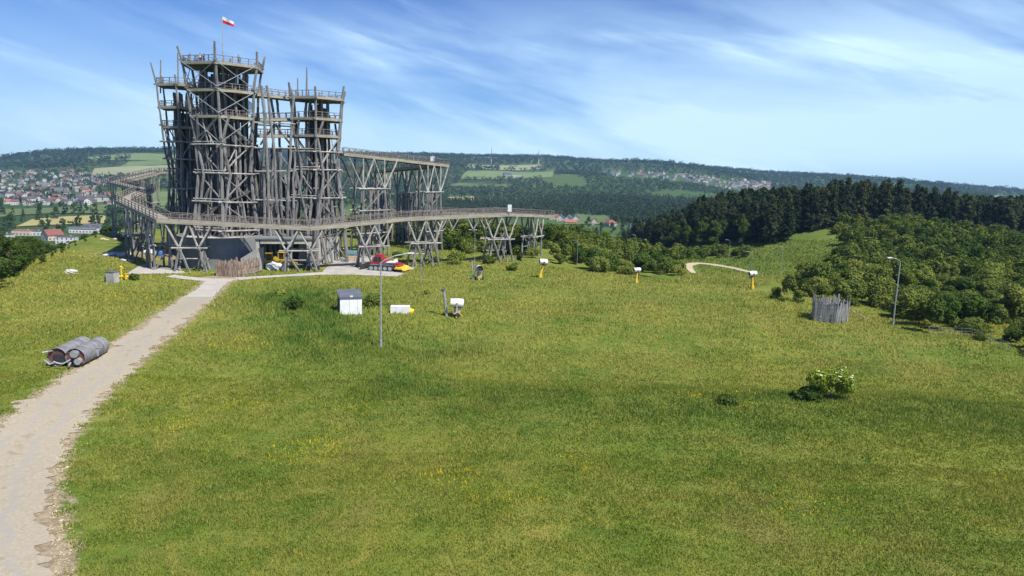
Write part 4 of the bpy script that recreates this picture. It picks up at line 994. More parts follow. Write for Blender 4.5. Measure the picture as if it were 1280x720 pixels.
def lump(mb, c, r, sq=(1, 1, .6), seed=0):
    bm = bmesh.new(); bmesh.ops.create_icosphere(bm, subdivisions=3, radius=1); rr = random.Random(seed); ph = [rr.uniform(0, 6) for _ in range(6)]
    for v in bm.verts:
        k = 1+.14*math.sin(v.co.x*4+ph[0])*math.sin(v.co.y*5+ph[1])+.10*math.sin(v.co.z*7+v.co.x*6+ph[2])+.05*math.sin(v.co.y*13+ph[3]); v.co = Vector((v.co.x*sq[0], v.co.y*sq[1], v.co.z*sq[2]))*r*k+Vector(c)
    mb.add([v.co.copy() for v in bm.verts], [tuple(v.index for v in f.verts) for f in bm.faces]); bm.free()
mb = MB(); lump(mb, (0, 0, .6), 1.2, (1.3, .8, .75), 3); lump(mb, (1.3, .2, .4), .8, (1, .8, .7), 4); mb.build('tarp', M['tarp'], t)
# shelter box with teal cover near the pad
a = at(440, 321, 147); t = thing('kiosk', (a.x, a.y, gz(a.x, a.y)), 'small beige box shed with a teal cover standing behind the groomer', 'shed', rz=.15)
mb = MB(); mb.box((0, 0, .75), (1.8, 1.4, 1.5)); mb.box((-.6, -.74, .6), (.1, .06, 1.1)); mb.box((.6, -.74, .6), (.1, .06, 1.1)); mb.build('box_wall', M['box'], t); mb = MB(); mb.box((0, 0, 1.85), (2.0, 1.6, .7)); mb.box((0, -.82, 1.7), (.9, .04, .3)); mb.build('cover', M['teal'], t)
# round rope reel under the walkway
a = at(521, 284, 158)
# palisades
def palisade(corners, hmin, hmax, m_, label, name, ragged=.5, wd=.26, gapf=1.0, roofed=False):
    P = [P2(*c) if len(c) == 2 else Vector(c) for c in corners]; c0 = P[0]; root = thing(name, (c0.x, c0.y, min(p.z for p in P)), label, 'palisade')
    for i in range(len(P)-1):
        a, b = P[i], P[i+1]; n = int((b-a).length/wd); mb = MB(); d = (b-a).normalized(); ang = math.atan2(d.y, d.x)
        for k in range(n):
            p = a.lerp(b, (k+.5)/n); h = random.uniform(hmin, hmax)+(random.uniform(0, ragged) if random.random() < .4 else 0)
            Rm = Matrix.Rotation(ang+random.uniform(-.1, .1), 3, 'Z') @ Matrix.Rotation(random.gauss(0, .035), 3, 'Y') @ Matrix.Rotation(random.gauss(0, .03), 3, 'X')
            mb.box((p.x, p.y, p.z+h/2-.15), (wd*random.uniform(.75, 1.0), .07, h+.3), Rm)
        mb.build('board_wall', m_, root, True)
        mb = MB()
        for z in (.5, hmin*.75): mb.box((a+b)/2+Vector((-d.y*-.09, d.x*.09, z)), ((b-a).length, .08, .14), Matrix.Rotation(ang, 3, 'Z'))
        mb.build('rail', m_, root, True)
    return root
q0 = P2(1017, 401); q1 = P2(1044, 405); q2 = P2(1060, 403); dd = Vector((0.4, 3.6, 0))
palisade([q0, q1, q2, q2+dd, q0+dd+Vector((.8, 0, 0)), q0], 2.5, 3.0, M['greyboard'], 'weathered grey board palisade enclosure with a ragged top on the right meadow', 'palisade', .9)
q0 = P2(270, 345); q1 = P2(297, 346.5); q2 = P2(319, 343.5)
palisade([q0, q1, q2, q2+Vector((0, 2.2, 0)), q0+Vector((.4, 2.4, 0)), q0], 2.1, 2.9, M['brown'], 'brown ragged board enclosure in front of the concrete drum wall', 'palisade', .8)
# hydrant left, junk, stones
p = P2(141, 353); t = thing('distribution_box', (p.x, p.y, p.z), 'grey distribution box with dark side in the grass, left under the walkway', 'cabinet', rz=-.2)
mb = MB(); mb.box((0, 0, .85), (1.5, 1.2, 1.7)); mb.build('box_body', M['concrete'], t); mb = MB(); mb.box((0, 0, 1.74), (1.6, 1.3, .08)); mb.build('lid', M['roofgrey'], t)
p = P2(152, 349.5); t = thing('hydrant', (p.x, p.y, p.z), 'yellow snowmaking hydrant with valves next to the grey box', 'hydrant')
mb = MB(); mb.tube([(0, 0, 0), (0, 0, 2.1)], .16, 10); mb.tube([(-.3, 0, 1.9), (.35, 0, 1.9)], .12, 8); mb.tube([(0, 0, 2.1), (0, 0, 2.3)], [.25, .1], 10); mb.tube([(-1.1, 0, .5), (1.2, 0, .5)], .2, 10); mb.tube([(-.9, 0, .1), (-.9, 0, .9)], .2, 10); mb.tube([(.8, -.1, .1), (.8, -.1, .95)], .24, 10); mb.build('valve_body', M['yellow'], t)
mb = MB(); mb.tube([(-.9, -.02, .9), (-.9, -.02, .97)], .3, 12); mb.tube([(.8, -.1, .95), (.8, -.1, 1.02)], .3, 12); mb.build('hand_wheel', M['yellow'], t)
def rocks(px, py, label, name, material, n, spread, r, cat, Y=None):
    p = P2(px, py) if Y is None else Vector((at(px, py, Y).x, Y, gz(at(px, py, Y).x, Y)))
    t = thing(name, (p.x, p.y, p.z), label, cat); mb = MB()
    for i in range(n): lump(mb, (random.uniform(-1, 1)*spread, random.uniform(-.7, .7)*spread, r*.3), r*random.uniform(.5, 1), (1.3, 1, .6), i+px)
    mb.build('lumps', material, t)
rocks(85, 342, 'single flat pale boulder in the grass at the crest of the slope', 'boulder', M['stone'], 2, .5, .9, 'boulder')
rocks(146, 320, 'white sacks piled in the grass left of the walkway trestle', 'sack_pile', M['tarp'], 8, 1.8, .8, 'sacks')
rocks(191, 317, 'white sacks piled beneath the walkway next to the blue barrel', 'sack_pile', M['tarp'], 8, 1.6, .9, 'sacks')
rocks(160, 326, 'small heap of pale rubble on the grass beside the slab path', 'rubble', M['stone'], 6, 1.3, .4, 'rubble')
rocks(418, 313, 'sandy rubble heap at the foot of the pale retaining wall', 'rubble', M['stone'], 9, 2.4, .7, 'rubble')
rocks(134, 300, 'bare sandy outcrop on the grassy slope at the left', 'outcrop', M['fieldpath'], 5, 2.0, .6, 'outcrop')
p = P2(200, 320); t = thing('barrel', (p.x, p.y, p.z), 'blue plastic barrel standing under the walkway', 'barrel'); mb = MB(); mb.tube([(0,0,0),(0,0,.1),(0,0,.55),(0,0,1.0),(0,0,1.1)], [.5,.55,.6,.55,.5], 16); mb.build('drum', M['blue'], t); mb = MB(); mb.tube([(0,0,1.1),(0,0,1.16)], .48, 16); mb.build('lid', M['black'], t)
# bicycle-like quad and junk at the garage's right: a dark trailer
a = at(392, 333, 131.5); t = thing('quad_bike', (a.x, a.y, gz(a.x, a.y)), 'dark quad bike parked between the trestle legs right of the garage', 'quad bike', rz=.3)
mb = MB(); mb.box((0, 0, .8), (1.7, .5, .35)); mb.box((.1, 0, 1.05), (.9, .35, .2)); mb.build('body', M['black'], t); mb = MB(); mb.box((-.8, 0, .9), (.6, 1.1, .12)); mb.box((.8, 0, .9), (.6, 1.1, .12)); mb.build('mudguard', M['roofgrey'], t); mb = MB(); mb.tube([(-.5, -.4, 1.35), (-.5, .4, 1.35)], .04, 6); mb.tube([(-.5, 0, 1.35), (-.7, 0, .8)], .04, 6); mb.build('handlebar', M['steel'], t)
for x in (-.75, .75):
    for y in (-.5, .5): mb = MB(); mb.tube([(x, y-.14, .38), (x, y+.14, .38)], .38, 14); mb.build('wheel', M['black'], t)
# wire fence at the right edge of the meadow
p0 = P2(1160, 418); p1 = P2(1214, 421); p2 = P2(1262, 440); t = thing('wire_fence', (p0.x, p0.y, p0.z), 'low thin wire fence along the thicket at the right edge', 'fence')
for a, b, n in ((p0, p1, 4), (p1, p2, 4)):
    for k in range(n if a is p0 else n+1):
        q = a.lerp(b, k/n); mb = MB(); z = gz(q.x, q.y); mb.tube([(q.x, q.y, z-.1), (q.x+random.gauss(0, .04), q.y, z+1.15)], .05, 6); mb.build('post', M['rail'], t, True)
    mb = MB()
    for h in (.35, .7, 1.08): mb.tube([(a.x, a.y, gz(a.x, a.y)+h), ((a.x+b.x)/2, (a.y+b.y)/2, gz((a.x+b.x)/2, (a.y+b.y)/2)+h-.04), (b.x, b.y, gz(b.x, b.y)+h)], .013, 5)
    mb.build('wire', M['steel'], t, True)
# fallen log by the palisade
p = P2(1064, 396); q = P2(1085, 402); t = thing('fallen_log', (p.x, p.y, p.z), 'thin pale log lying on the grass right of the grey palisade', 'log'); mb = MB(); mb.log((p.x, p.y, p.z+.9), (q.x, q.y, q.z+.25), .08, .06); mb.build('log', M['log_light'], t, True)
# radio masts on the far ridge
def rmast(px, py, ytop, label):
    b = pick(px, py); c = at(px, ytop, b.y); H = c.z-b.z; t = thing('radio_mast', (b.x, b.y, b.z), label, 'radio mast', 'radio masts on the far ridge')
    w_ = 2.2
    for s0, s1, m_ in ((0, .35, 'white'), (.35, .6, 'red'), (.6, 1, 'roofgrey')):
        mb = MB()
        for k in range(3):
            a = k*2.094; r0 = w_*(1-.6*s0); r1 = w_*(1-.6*s1); mb.tube([(r0*math.cos(a), r0*math.sin(a), H*s0), (r1*math.cos(a), r1*math.sin(a), H*s1)], .38, 5)
            n = 8
            for i in range(n):
                f0 = s0+(s1-s0)*i/n; f1 = s0+(s1-s0)*(i+1)/n; ra = w_*(1-.6*f0); rb = w_*(1-.6*f1); mb.tube([(ra*math.cos(a), ra*math.sin(a), H*f0), (rb*math.cos(a+2.094), rb*math.sin(a+2.094), H*f1)], .25, 4)
        mb.build('mast_section', M[m_], t)
rmast(614, 206, 185, 'left one of two lattice masts on the wooded ridge'); rmast(673, 206, 187, 'right one of two lattice masts on the wooded ridge')

# ------------------------------------------------------------ people on the decks
def skin_obj(name, J, E, Rr, material, parent, sub=1, root=0):
    me = bpy.data.meshes.new(name); me.from_pydata([tuple(j) for j in J], E, []); me.materials.append(material)
    o = bpy.data.objects.new(name, me); link(o, parent)
    md = o.modifiers.new('skin', 'SKIN'); me.skin_vertices or None
    if not me.skin_vertices:
        bm = bmesh.new(); bm.from_mesh(me); bm.verts.layers.skin.verify(); bm.to_mesh(me); bm.free()
    for i, r in enumerate(Rr):
        sv_ = me.skin_vertices[0].data[i]; sv_.radius = (r, r) if not isinstance(r, tuple) else r; sv_.use_root = (i == root)
    s_ = o.modifiers.new('sub', 'SUBSURF'); s_.levels = sub; s_.render_levels = sub
    me.polygons.foreach_set('use_smooth', [True]*len(me.polygons)); return o
def person(loc, yaw, label, top, leg, armfwd=.5):
    root = thing('person', loc, label, 'person', rz=yaw)
    J = [(0,0,.95), (0,0,1.15), (0,0,1.42), (0,0,1.5), (0,.01,1.6), (0,.01,1.70)]; Rr = [(.14,.11), (.125,.10), (.15,.10), (.05,.05), (.085,.095), (.07,.08)]; E = [(0,1),(1,2),(2,3),(3,4),(4,5)]
    for s in (1, -1):
        b = len(J); J += [(s*.19,0,1.42), (s*.25,.02,1.17), (s*.24,.05+armfwd*.35,1.05), (s*.24,.08+armfwd*.42,1.03)]; Rr += [.055,.045,.035,(.022,.038)]; E += [(2,b),(b,b+1),(b+1,b+2),(b+2,b+3)]
        for f in range(4):
            k = len(J); o = (f-1.5)*.02; J += [(s*(.24)+o,.12+armfwd*.44,1.03-.01*abs(f-1)), (s*.24+o,.155+armfwd*.45,1.005)]; Rr += [.009,.007]; E += [(b+3,k),(k,k+1)]
        k = len(J); J += [(s*.205,.10+armfwd*.42,1.0)]; Rr += [.009]; E += [(b+3,k)]
        b = len(J); J += [(s*.09,0,.88), (s*.11,.02,.5), (s*.12,-.02,.09), (s*.13,.12,.045)]; Rr += [.085,.058,.042,(.04,.035)]; E += [(0,b),(b,b+1),(b+1,b+2),(b+2,b+3)]
    body = skin_obj('body', J, E, Rr, M['skin'], root)
    J = [(0,0,.93),(0,0,1.15),(0,0,1.44)]; Rr = [(.165,.13),(.15,.125),(.17,.12)]; E = [(0,1),(1,2)]
    for s in (1, -1): b = len(J); J += [(s*.19,0,1.42),(s*.24,.015,1.22)]; Rr += [.072,.065]; E += [(2,b),(b,b+1)]
    skin_obj('shirt', J, E, Rr, M[top], root)
    J = [(0,0,.95)]; Rr = [(.16,.13)]; E = []
    for s in (1, -1): b = len(J); J += [(s*.09,0,.86),(s*.11,.02,.5),(s*.12,-.02,.12)]; Rr += [.10,.075,.06]; E += [(0,b),(b,b+1),(b+1,b+2)]
    skin_obj('trousers', J, E, Rr, M[leg], root)
    mb = MB(); lump(mb, (0, -.02, 1.73), .1, (.95, 1.05, .85), 2); mb.build('hair', M['hair'], root, smooth=True)
    mb = MB(); mb.box((.035, .10, 1.66), (.02, .01, .012)); mb.box((-.035, .10, 1.66), (.02, .01, .012)); mb.build('eyes', M['black'], root)
    mb = MB(); mb.tube([(0, .09, 1.66), (0, .125, 1.62)], [.008, .014], 6); mb.build('nose', M['skin'], root)
person((at(251, 75, 137).x, 136.8, 37.8), R_(180), 'person in a white shirt and dark trousers at the left of the top deck', 'cloth_white', 'cloth_dark')
person((at(254.5, 75, 137.4).x, 137.6, 37.8), R_(150), 'person in dark clothes beside the white shirt on the top deck', 'cloth_dark', 'cloth_dark', .2)
person((at(272, 103, 137).x, 137.6, 33.0), R_(190), 'person in a white shirt leaning at the railing of the second deck', 'cloth_white', 'cloth_dark')
person((at(302, 77, 139).x, 137.5, 37.8), R_(200), 'person in dark clothes right of the centre post on the top deck', 'cloth_dark', 'cloth_dark', .6)
person((at(246, 103, 137).x, 137.8, 33.0), R_(180), 'person in a red top at the left railing of the second deck', 'cloth_red', 'cloth_dark', .3)

# ------------------------------------------------------------ houses in the valley
WALLS = [mat('render_white', (.62, .61, .58), .9, (.55, .54, .50), .3), mat('render_cream', (.58, .50, .38), .9, (.50, .44, .34), .3), mat('render_grey', (.40, .39, .37), .9, (.34, .33, .32), .3)]
ROOFS = [mat('roof_red', (.24, .09, .065), .85, (.18, .075, .06), .8), mat('roof_brown', (.15, .09, .07), .85, (.12, .08, .07), .8), mat('roof_dark', (.07, .075, .085), .8, (.10, .10, .11), .8), mat('roof_orange', (.36, .15, .08), .85, (.28, .12, .08), .8)]
def house_parts(w_, d_, h, rh, wall, roof, parent=None, kind='gable', chim=True, name='house'):
    """with a parent: separate parts; without: one mesh for a tiny far copy"""
    mw = MB(); V = [(-w_/2, -d_/2, -2), (w_/2, -d_/2, -2), (w_/2, d_/2, -2), (-w_/2, d_/2, -2), (-w_/2, -d_/2, h), (w_/2, -d_/2, h), (w_/2, d_/2, h), (-w_/2, d_/2, h)]
    mw.add(V, [(0,1,5,4),(1,2,6,5),(2,3,7,6),(3,0,4,7),(4,5,6,7)])
    if kind == 'gable': mw.add([(-w_/2, -d_/2, h), (-w_/2, d_/2, h), (-w_/2, 0, h+rh*.97), (w_/2, -d_/2, h), (w_/2, d_/2, h), (w_/2, 0, h+rh*.97)], [(0,1,2),(3,5,4)])
    mr = MB(); e = .5
    if kind == 'gable':
        V = [(-w_/2-e, -d_/2-e, h-.3), (w_/2+e, -d_/2-e, h-.3), (w_/2+e, 0, h+rh), (-w_/2-e, 0, h+rh), (-w_/2-e, d_/2+e, h-.3), (w_/2+e, d_/2+e, h-.3)]
        V += [(x, y, z-.25) for x, y, z in V]; mr.add(V, [(0,1,2,3),(3,2,5,4),(6,9,8,7),(9,10,11,8),(0,6,7,1),(4,5,11,10),(0,3,9,6),(3,4,10,9),(1,7,8,2),(2,8,11,5)])
    elif kind == 'hip':
        V = [(-w_/2-e, -d_/2-e, h), (w_/2+e, -d_/2-e, h), (w_/2+e, d_/2+e, h), (-w_/2-e, d_/2+e, h), (-w_/4, 0, h+rh), (w_/4, 0, h+rh)]; mr.add(V, [(0,1,5,4),(1,2,5),(2,3,4,5),(3,0,4),(3,2,1,0)])
    else: mr.box((0, 0, h+.15), (w_+.3, d_+.3, .4))
    mg = MB(); nf = max(1, int(h//2.7)); nw = max(2, int(w_//3))
    for f in range(nf):
        for i in range(nw):
            x = -w_/2+(i+.5)*w_/nw
            for s in (-1, 1): mg.box((x, s*(d_/2+.02), 1.5+f*2.7), (1.1, .06, 1.3))
        for y in (-d_/4, d_/4):
            for s in (-1, 1): mg.box((s*(w_/2+.02), y, 1.5+f*2.7), (.06, 1.1, 1.3))
    if parent:
        mw.build('wall', wall, parent); rf = mr.build('roof', roof, parent)
        if chim: c = MB(); c.box((w_*.2, d_*.12, h+rh*.9), (.7, .7, 1.8)); c.build('chimney', WALLS[2], rf)
        for i in range(0, len(mg.v), 8): o1 = MB(); o1.add(mg.v[i:i+8], mg.f[:6]); o1.build('window', M['glass'], parent)
        return parent
    a = MB(); a.add(mw.v, mw.f); a.cur = 1; a.add(mr.v, mr.f); a.cur = 2; a.add(mg.v, mg.f); o = a.build(name, [wall, roof, M['glass']]); return o
HOUSES = []
def put_house(px, py, w_, d_, h, rh, wi, ri, kind, rz, label, name='house', cat='house', group=None):
    p = pick(px, py)
    if p is None: return
    t = thing(name, (p.x, p.y, p.z), label, cat, group, rz); house_parts(w_, d_, h, rh, WALLS[wi], ROOFS[ri], t, kind); HOUSES.append((p.x, p.y, max(w_, d_)*.7))
put_house(66, 300, 13, 11, 5, 4.5, 1, 0, 'gable', R_(60), 'cream house with steep brown red gable, in front of the tree row at the left')
put_house(84, 304, 14, 10, 5.5, .5, 0, 2, 'flat', R_(10), 'white flat roofed house right of the steep gabled one at the left')
put_house(30, 294, 16, 10, 4.5, .5, 1, 3, 'flat', R_(5), 'long cream house with flat orange roof at the left edge')
put_house(4, 300, 14, 12, 5, 1, 0, 2, 'flat', R_(15), 'pale flat roofed hall cut by the left picture edge', 'warehouse', 'hall')
put_house(44, 294, 14, 9, 4, .5, 0, 2, 'flat', R_(5), 'low white house between the cream house and the gabled one')
put_house(106, 291, 24, 12, 5, 1.2, 0, 2, 'gable', R_(8), 'long grey roofed hall at the end of the pale crop field', 'warehouse', 'hall')
put_house(117, 287, 16, 10, 5, 1.2, 2, 2, 'gable', R_(20), 'smaller grey hall behind the long one at the field end', 'warehouse', 'hall')
for k, px in enumerate((98, 113, 129)):
    put_house(px, 252, 15, 12, 7, 4, 0, 2 if k != 1 else 1, 'hip', R_(8*k), ('left', 'middle', 'right')[k]+' one of three white square houses standing in a row before the walkway corner')
put_house(10, 242, 60, 18, 8, 1, 0, 2, 'flat', R_(3), 'very long white flat factory hall in the town at the left edge', 'warehouse', 'hall')
put_house(701, 276, 13, 10, 4.2, 5.2, 0, 2, 'gable', R_(80), 'white house with steep dark roof just right of the walkway end')
put_house(711, 276, 12, 9, 4, 4.6, 0, 2, 'gable', R_(70), 'white dark roofed house in the middle of the valley hamlet')
put_house(720, 276, 12, 9, 4, 4.2, 0, 2, 'gable', R_(85), 'white dark roofed house at the right end of the hamlet row')
put_house(692, 274, 14, 9, 4, 4, 1, 0, 'gable', R_(5), 'long red roofed house at the left end of the hamlet row')
put_house(713, 279.5, 16, 8, 2.5, 3, 1, 3, 'gable', R_(5), 'low orange roofed barn in front of the hamlet houses', 'barn', 'barn')
put_house(743, 281, 8, 7, 5, 4.5, 1, 2, 'gable', R_(85), 'narrow cream house alone among the trees right of the hamlet')
put_house(763, 283, 13, 10, 4, 4, 2, 0, 'hip', R_(35), 'red roofed house half hidden by trees in the valley')
put_house(800, 285, 26, 14, 4, 1, 2, 2, 'flat', R_(5), 'wide grey flat hall behind the trees left of the pine wood', 'warehouse', 'hall')
put_house(645, 222, 30, 16, 9, 1, 0, 2, 'flat', R_(5), 'white building on the hillside below the radio masts', 'warehouse', 'hall')
put_house(634, 221, 24, 16, 8, 5, 2, 2, 'gable', R_(15), 'grey roofed building left of the white one on the hillside')
put_house(508, 300, 5, 4, 2.5, 1.5, 1, 0, 'gable', R_(10), 'tiny red roofed cabin behind the walkway trestles', 'cabin', 'cabin') if False else None
def field_free(x, y, P=FIELDS): return not any(in_poly(x, y, q) for q in P)
protos = []
for k in range(9):
    kind = ('gable', 'hip', 'gable')[k % 3]
    o = house_parts(9+2.2*(k % 4), 8+(k % 3), 5.2+1.5*(k % 2), 2.4+.3*(k % 3), WALLS[(0, 0, 1, 0, 2, 0, 1, 0, 0)[k]], ROOFS[(0, 1, 2, 1, 2, 2, 0, 1, 3)[k]], None, kind); protos.append([o, False])
for k in range(3):
    o = house_parts(30+8*k, 12, 11+k*2, 1, WALLS[k], ROOFS[2], None, 'flat', name='apartment_block'); protos.append([o, False])
def far_houses(n, xr, yr, label, group, blocks=0, sc=1.0, reg=None):
    c = 0
    for _ in range(n*4):
        if c >= n: break
        px = rng.uniform(*xr); py = rng.uniform(*yr)
        if reg: 
            lo, hi = reg(px)
            if not lo < py < hi: continue
        p = pick(px, py)
        if p is None or not field_free(p.x, p.y) or any((p.x-a)**2+(p.y-b)**2 < (r+9)**2 for a, b, r in HOUSES): continue
        b = rng.random() < blocks; k = int(rng.integers(9, 12) if b else rng.integers(0, 9)); o, used = protos[k]
        if used: o = o.copy(); COL.objects.link(o)
        protos[k][1] = True
        o.location = p; o.rotation_euler = (0, 0, rng.uniform(-.5, .5)+(1.57 if rng.random() < .5 else 0)); s = rng.uniform(.9, 1.25)*sc*(.6 if b else 1); o.scale = (s, s, s)
        lab = label if not b else label.replace('house', 'apartment block')
        tag(o, lab, 'apartment block' if b else 'house', group+(' (blocks)' if b else '')); HOUSES.append((p.x, p.y, 9*sc)); c += 1
far_houses(46, (-10, 140), (243, 257), 'small pale house among trees in the near rows of the left town', 'houses in the near rows of the left town')
far_houses(80, (-10, 118), (214, 240), 'tiny pale or red roofed house far off in the left town', 'houses far off in the left town', .2, .85)
far_houses(26, (60, 135), (226, 232), 'tiny red roofed house in the line at the edge of the left town', 'line of houses at the edge of the left town', 0, .8)
reg = lambda px: (np.interp(px, [745, 800, 860, 960], [214, 215, 218, 229])-.5, np.interp(px, [745, 800, 860, 900, 960], [218, 222, 228, 235, 245]))
far_houses(150, (750, 962), (212, 246), 'tiny pale or red roofed house in the distant town on the hillside', 'houses of the distant hillside town', .2, 1.0, reg)
far_houses(10, (960, 1010), (228, 236), 'tiny white house at the right end of the hillside town', 'last houses at the right of the hillside town', 0, 1.0)
far_houses(7, (195, 300), (222, 262), 'pale house seen through the logs behind the tower', 'houses seen behind the tower')
# pruning of any unused prototype
for o, used in protos:
    if not used: bpy.data.objects.remove(o)

# ------------------------------------------------------------ vegetation
def leaf_quads(P, Nrm, size, r, elong=1.5):
    n = len(P); a = r.normal(size=(n, 3)); nn = Nrm+.7*r.normal(size=(n, 3)); nn /= np.linalg.norm(nn, axis=1)[:, None]+1e-9
    t = np.cross(nn, a); t /= np.linalg.norm(t, axis=1)[:, None]+1e-9; b = np.cross(nn, t); s = (size*r.uniform(.6, 1.3, n))[:, None]
    t = t*s*.5*elong; b = b*s*.5
    V = np.stack([P-t, P-b*.9, P+t, P+b*.9], 1).reshape(-1, 3); return V, np.arange(4*n).reshape(n, 4)
def crown_pts(blobs, n, r):
    W = np.array([b[3]*b[3] for b in blobs]); W = W/W.sum(); k = r.choice(len(blobs), n, p=W); B = np.array([b[:3] for b in blobs])[k]; Rr = np.array([b[3] for b in blobs])[k]
    d = r.normal(size=(n, 3)); d /= np.linalg.norm(d, axis=1)[:, None]; rad = Rr*(.55+.5*r.random(n)**.6); sq = np.array([1, 1, .85])
    return B+d*rad[:, None]*sq, d
def shrub_mesh(seed, h, wd, n, size, material, open_=False):
    r = np.random.default_rng(seed); blobs = []
    for i in range(11):
        a = r.uniform(0, 6.28); q = wd*.36*math.sqrt(r.random()); rr = wd*r.uniform(.13, .25); blobs.append((q*math.cos(a), q*math.sin(a), r.uniform(.25, .80)*h*(1-.5*q/(wd*.5)), rr))
    blobs.append((0, 0, h*.5, wd*.27))
    P, D = crown_pts(blobs, n, r); k = P[:, 2] > .02*h; P, D = P[k], D[k]; P[:, 2] = np.minimum(P[:, 2], h*1.05)
    V, Fc = leaf_quads(P, D+np.array([0, 0, .35]), size, r); return npmesh('shrub', V, Fc, [material])
def trunk_mesh(h, r0, seed=0, branches=4, spread=1.6):
    random.seed(seed); mb = MB(); mb.log((0, 0, -.5), (random.uniform(-.3, .3), random.uniform(-.3, .3), h), r0, r0*.3, .25, 5)
    for i in range(branches):
        z = h*random.uniform(.35, .8); a = random.uniform(0, 6.28); mb.log((0, 0, z), (spread*math.cos(a), spread*math.sin(a), z+random.uniform(.6, 1.6)), r0*.4, r0*.15, .1, 2, 5)
    me = bpy.data.meshes.new('trunk'); me.from_pydata(mb.v, [], mb.f); me.materials.append(M['bark']); return me
def tree_mesh(seed, h, wd, n, size, material, low=.25):
    r = np.random.default_rng(seed); blobs = []
    for i in range(16):
        t = r.uniform(low, .95); a = r.uniform(0, 6.28); env = math.sin(math.pi*min(1, (t-low+.12)/(1.12-low))**.8)*wd*.5; q = env*r.uniform(.3, .8); blobs.append((q*math.cos(a), q*math.sin(a), t*h, wd*r.uniform(.13, .24)))
    P, D = crown_pts(blobs, n, r); V, Fc = leaf_quads(P, D+np.array([0, 0, .3]), size, r); return npmesh('crown', V, Fc, [material])
def pine_mesh(seed, h, wd, n, size, material, low=.18, point=1.0):
    r = np.random.default_rng(seed); P = []; D = []; nb = 70
    for i in range(nb):
        t = low+(1-low)*(i/nb)**.9; env = wd*.5*((1-t)/(1-low))**(.75*point)*r.uniform(.55, 1.1)+.15; a = r.uniform(0, 6.28); m_ = int(n/nb*(.4+1.2*(1-t)))+3
        u_ = r.random(m_)**.7; x = env*u_; P.append(np.stack([x*math.cos(a)+r.normal(size=m_)*.32, x*math.sin(a)+r.normal(size=m_)*.32, h*t-x*.22+r.normal(size=m_)*.25], 1)); D.append(np.tile([math.cos(a)*.5, math.sin(a)*.5, .9], (m_, 1)))
    P = np.concatenate(P); D = np.concatenate(D); V, Fc = leaf_quads(P, D, size, r, 1.8); return npmesh('crown', V, Fc, [material])
def merged(name, protoV, XYZ, scale, tint, material, seed=0):
    """one stuff mesh: protoV is a list of (nq*4,3) vertex arrays of quads"""
    r = np.random.default_rng(seed); n = len(XYZ); k = r.integers(0, len(protoV), n); Vs = []; T = []
    for i, pv in enumerate(protoV):
        s = k == i
        if not s.any(): continue
        a = r.uniform(0, 6.28, s.sum()); c, sn = np.cos(a)[:, None], np.sin(a)[:, None]; x = pv[None, :, 0]*c-pv[None, :, 1]*sn; y = pv[None, :, 0]*sn+pv[None, :, 1]*c; z = np.repeat(pv[None, :, 2], s.sum(), 0)
        V = np.stack([x, y, z], -1)*scale[s][:, None, None]+XYZ[s][:, None, :]; Vs.append(V.reshape(-1, 3)); T.append(np.repeat(tint[s], len(pv)))
    V = np.concatenate(Vs); T = np.concatenate(T); me = npmesh(name, V, np.arange(len(V)).reshape(-1, 4), [material]); setattr_f(me, 'tint', T)
    o = bpy.data.objects.new(name, me); link(o); tag(o, kind='stuff'); return o
def verts_of(me): V = np.empty(len(me.vertices)*3, np.float32); me.vertices.foreach_get('co', V); return V.reshape(-1, 3)
def lowtree(seed, h, wd, n, size, cone=False):
    r = np.random.default_rng(seed)
    if cone:
        t = r.random(n)**1.2*.92+.05; a = r.uniform(0, 6.28, n); q = wd*.5*(1-t)**.7*r.uniform(.6, 1.05, n); P = np.stack([q*np.cos(a), q*np.sin(a), t*h], 1); D = np.stack([np.cos(a), np.sin(a), np.full(n, .7)], 1)
    else:
        bl = [(0, 0, h*.55, wd*.38)]+[(wd*.28*math.cos(a), wd*.28*math.sin(a), h*r.uniform(.35, .72), wd*r.uniform(.18, .26)) for a in r.uniform(0, 6.28, 6)]
        P, D = crown_pts(bl, n, r); P[:, 2] = np.maximum(P[:, 2], .3); D = D+np.array([0, 0, .4])
    V, _ = leaf_quads(P, D, size, r, 1.3); return V
def to_px(x, y, z):
    dx, dy, dz = x, y, z-CAMZ; f = dx*fw.x+dy*fw.y+dz*fw.z; f = np.maximum(f, .1)
    return 640+F_*(dx*rt.x+dy*rt.y+dz*rt.z)/f, 360-F_*(dx*up.x+dy*up.y+dz*up.z)/f
def scatter(bx, by, sp, seed, jit=.45):
    r = np.random.default_rng(seed); X, Y = np.meshgrid(np.arange(bx[0], bx[1], sp), np.arange(by[0], by[1], sp)); X = X.ravel()+r.uniform(-jit, jit, X.size)*sp; Y = Y.ravel()+r.uniform(-jit, jit, Y.size)*sp; return X, Y
def free(X, Y, margin=0):
    k = np.ones(X.shape, bool)
    for P in FIELDS: k &= ~in_poly_np(X, Y, P)
    for a, b, r in HOUSES: k &= (X-a)**2+(Y-b)**2 > (r+margin)**2
    # keep the line of sight in front of the nearer houses open
    for a, b, r in HOUSES:
        if b < 1000:
            L_ = math.hypot(a, b); tx, ty = a/L_, b/L_; al = X*tx+Y*ty; pe_ = np.abs(X*ty-Y*tx); k &= ~((pe_ < r*.9) & (al < L_) & (al > L_-130))
    return k
TW = (CT1.x, CT1.y)
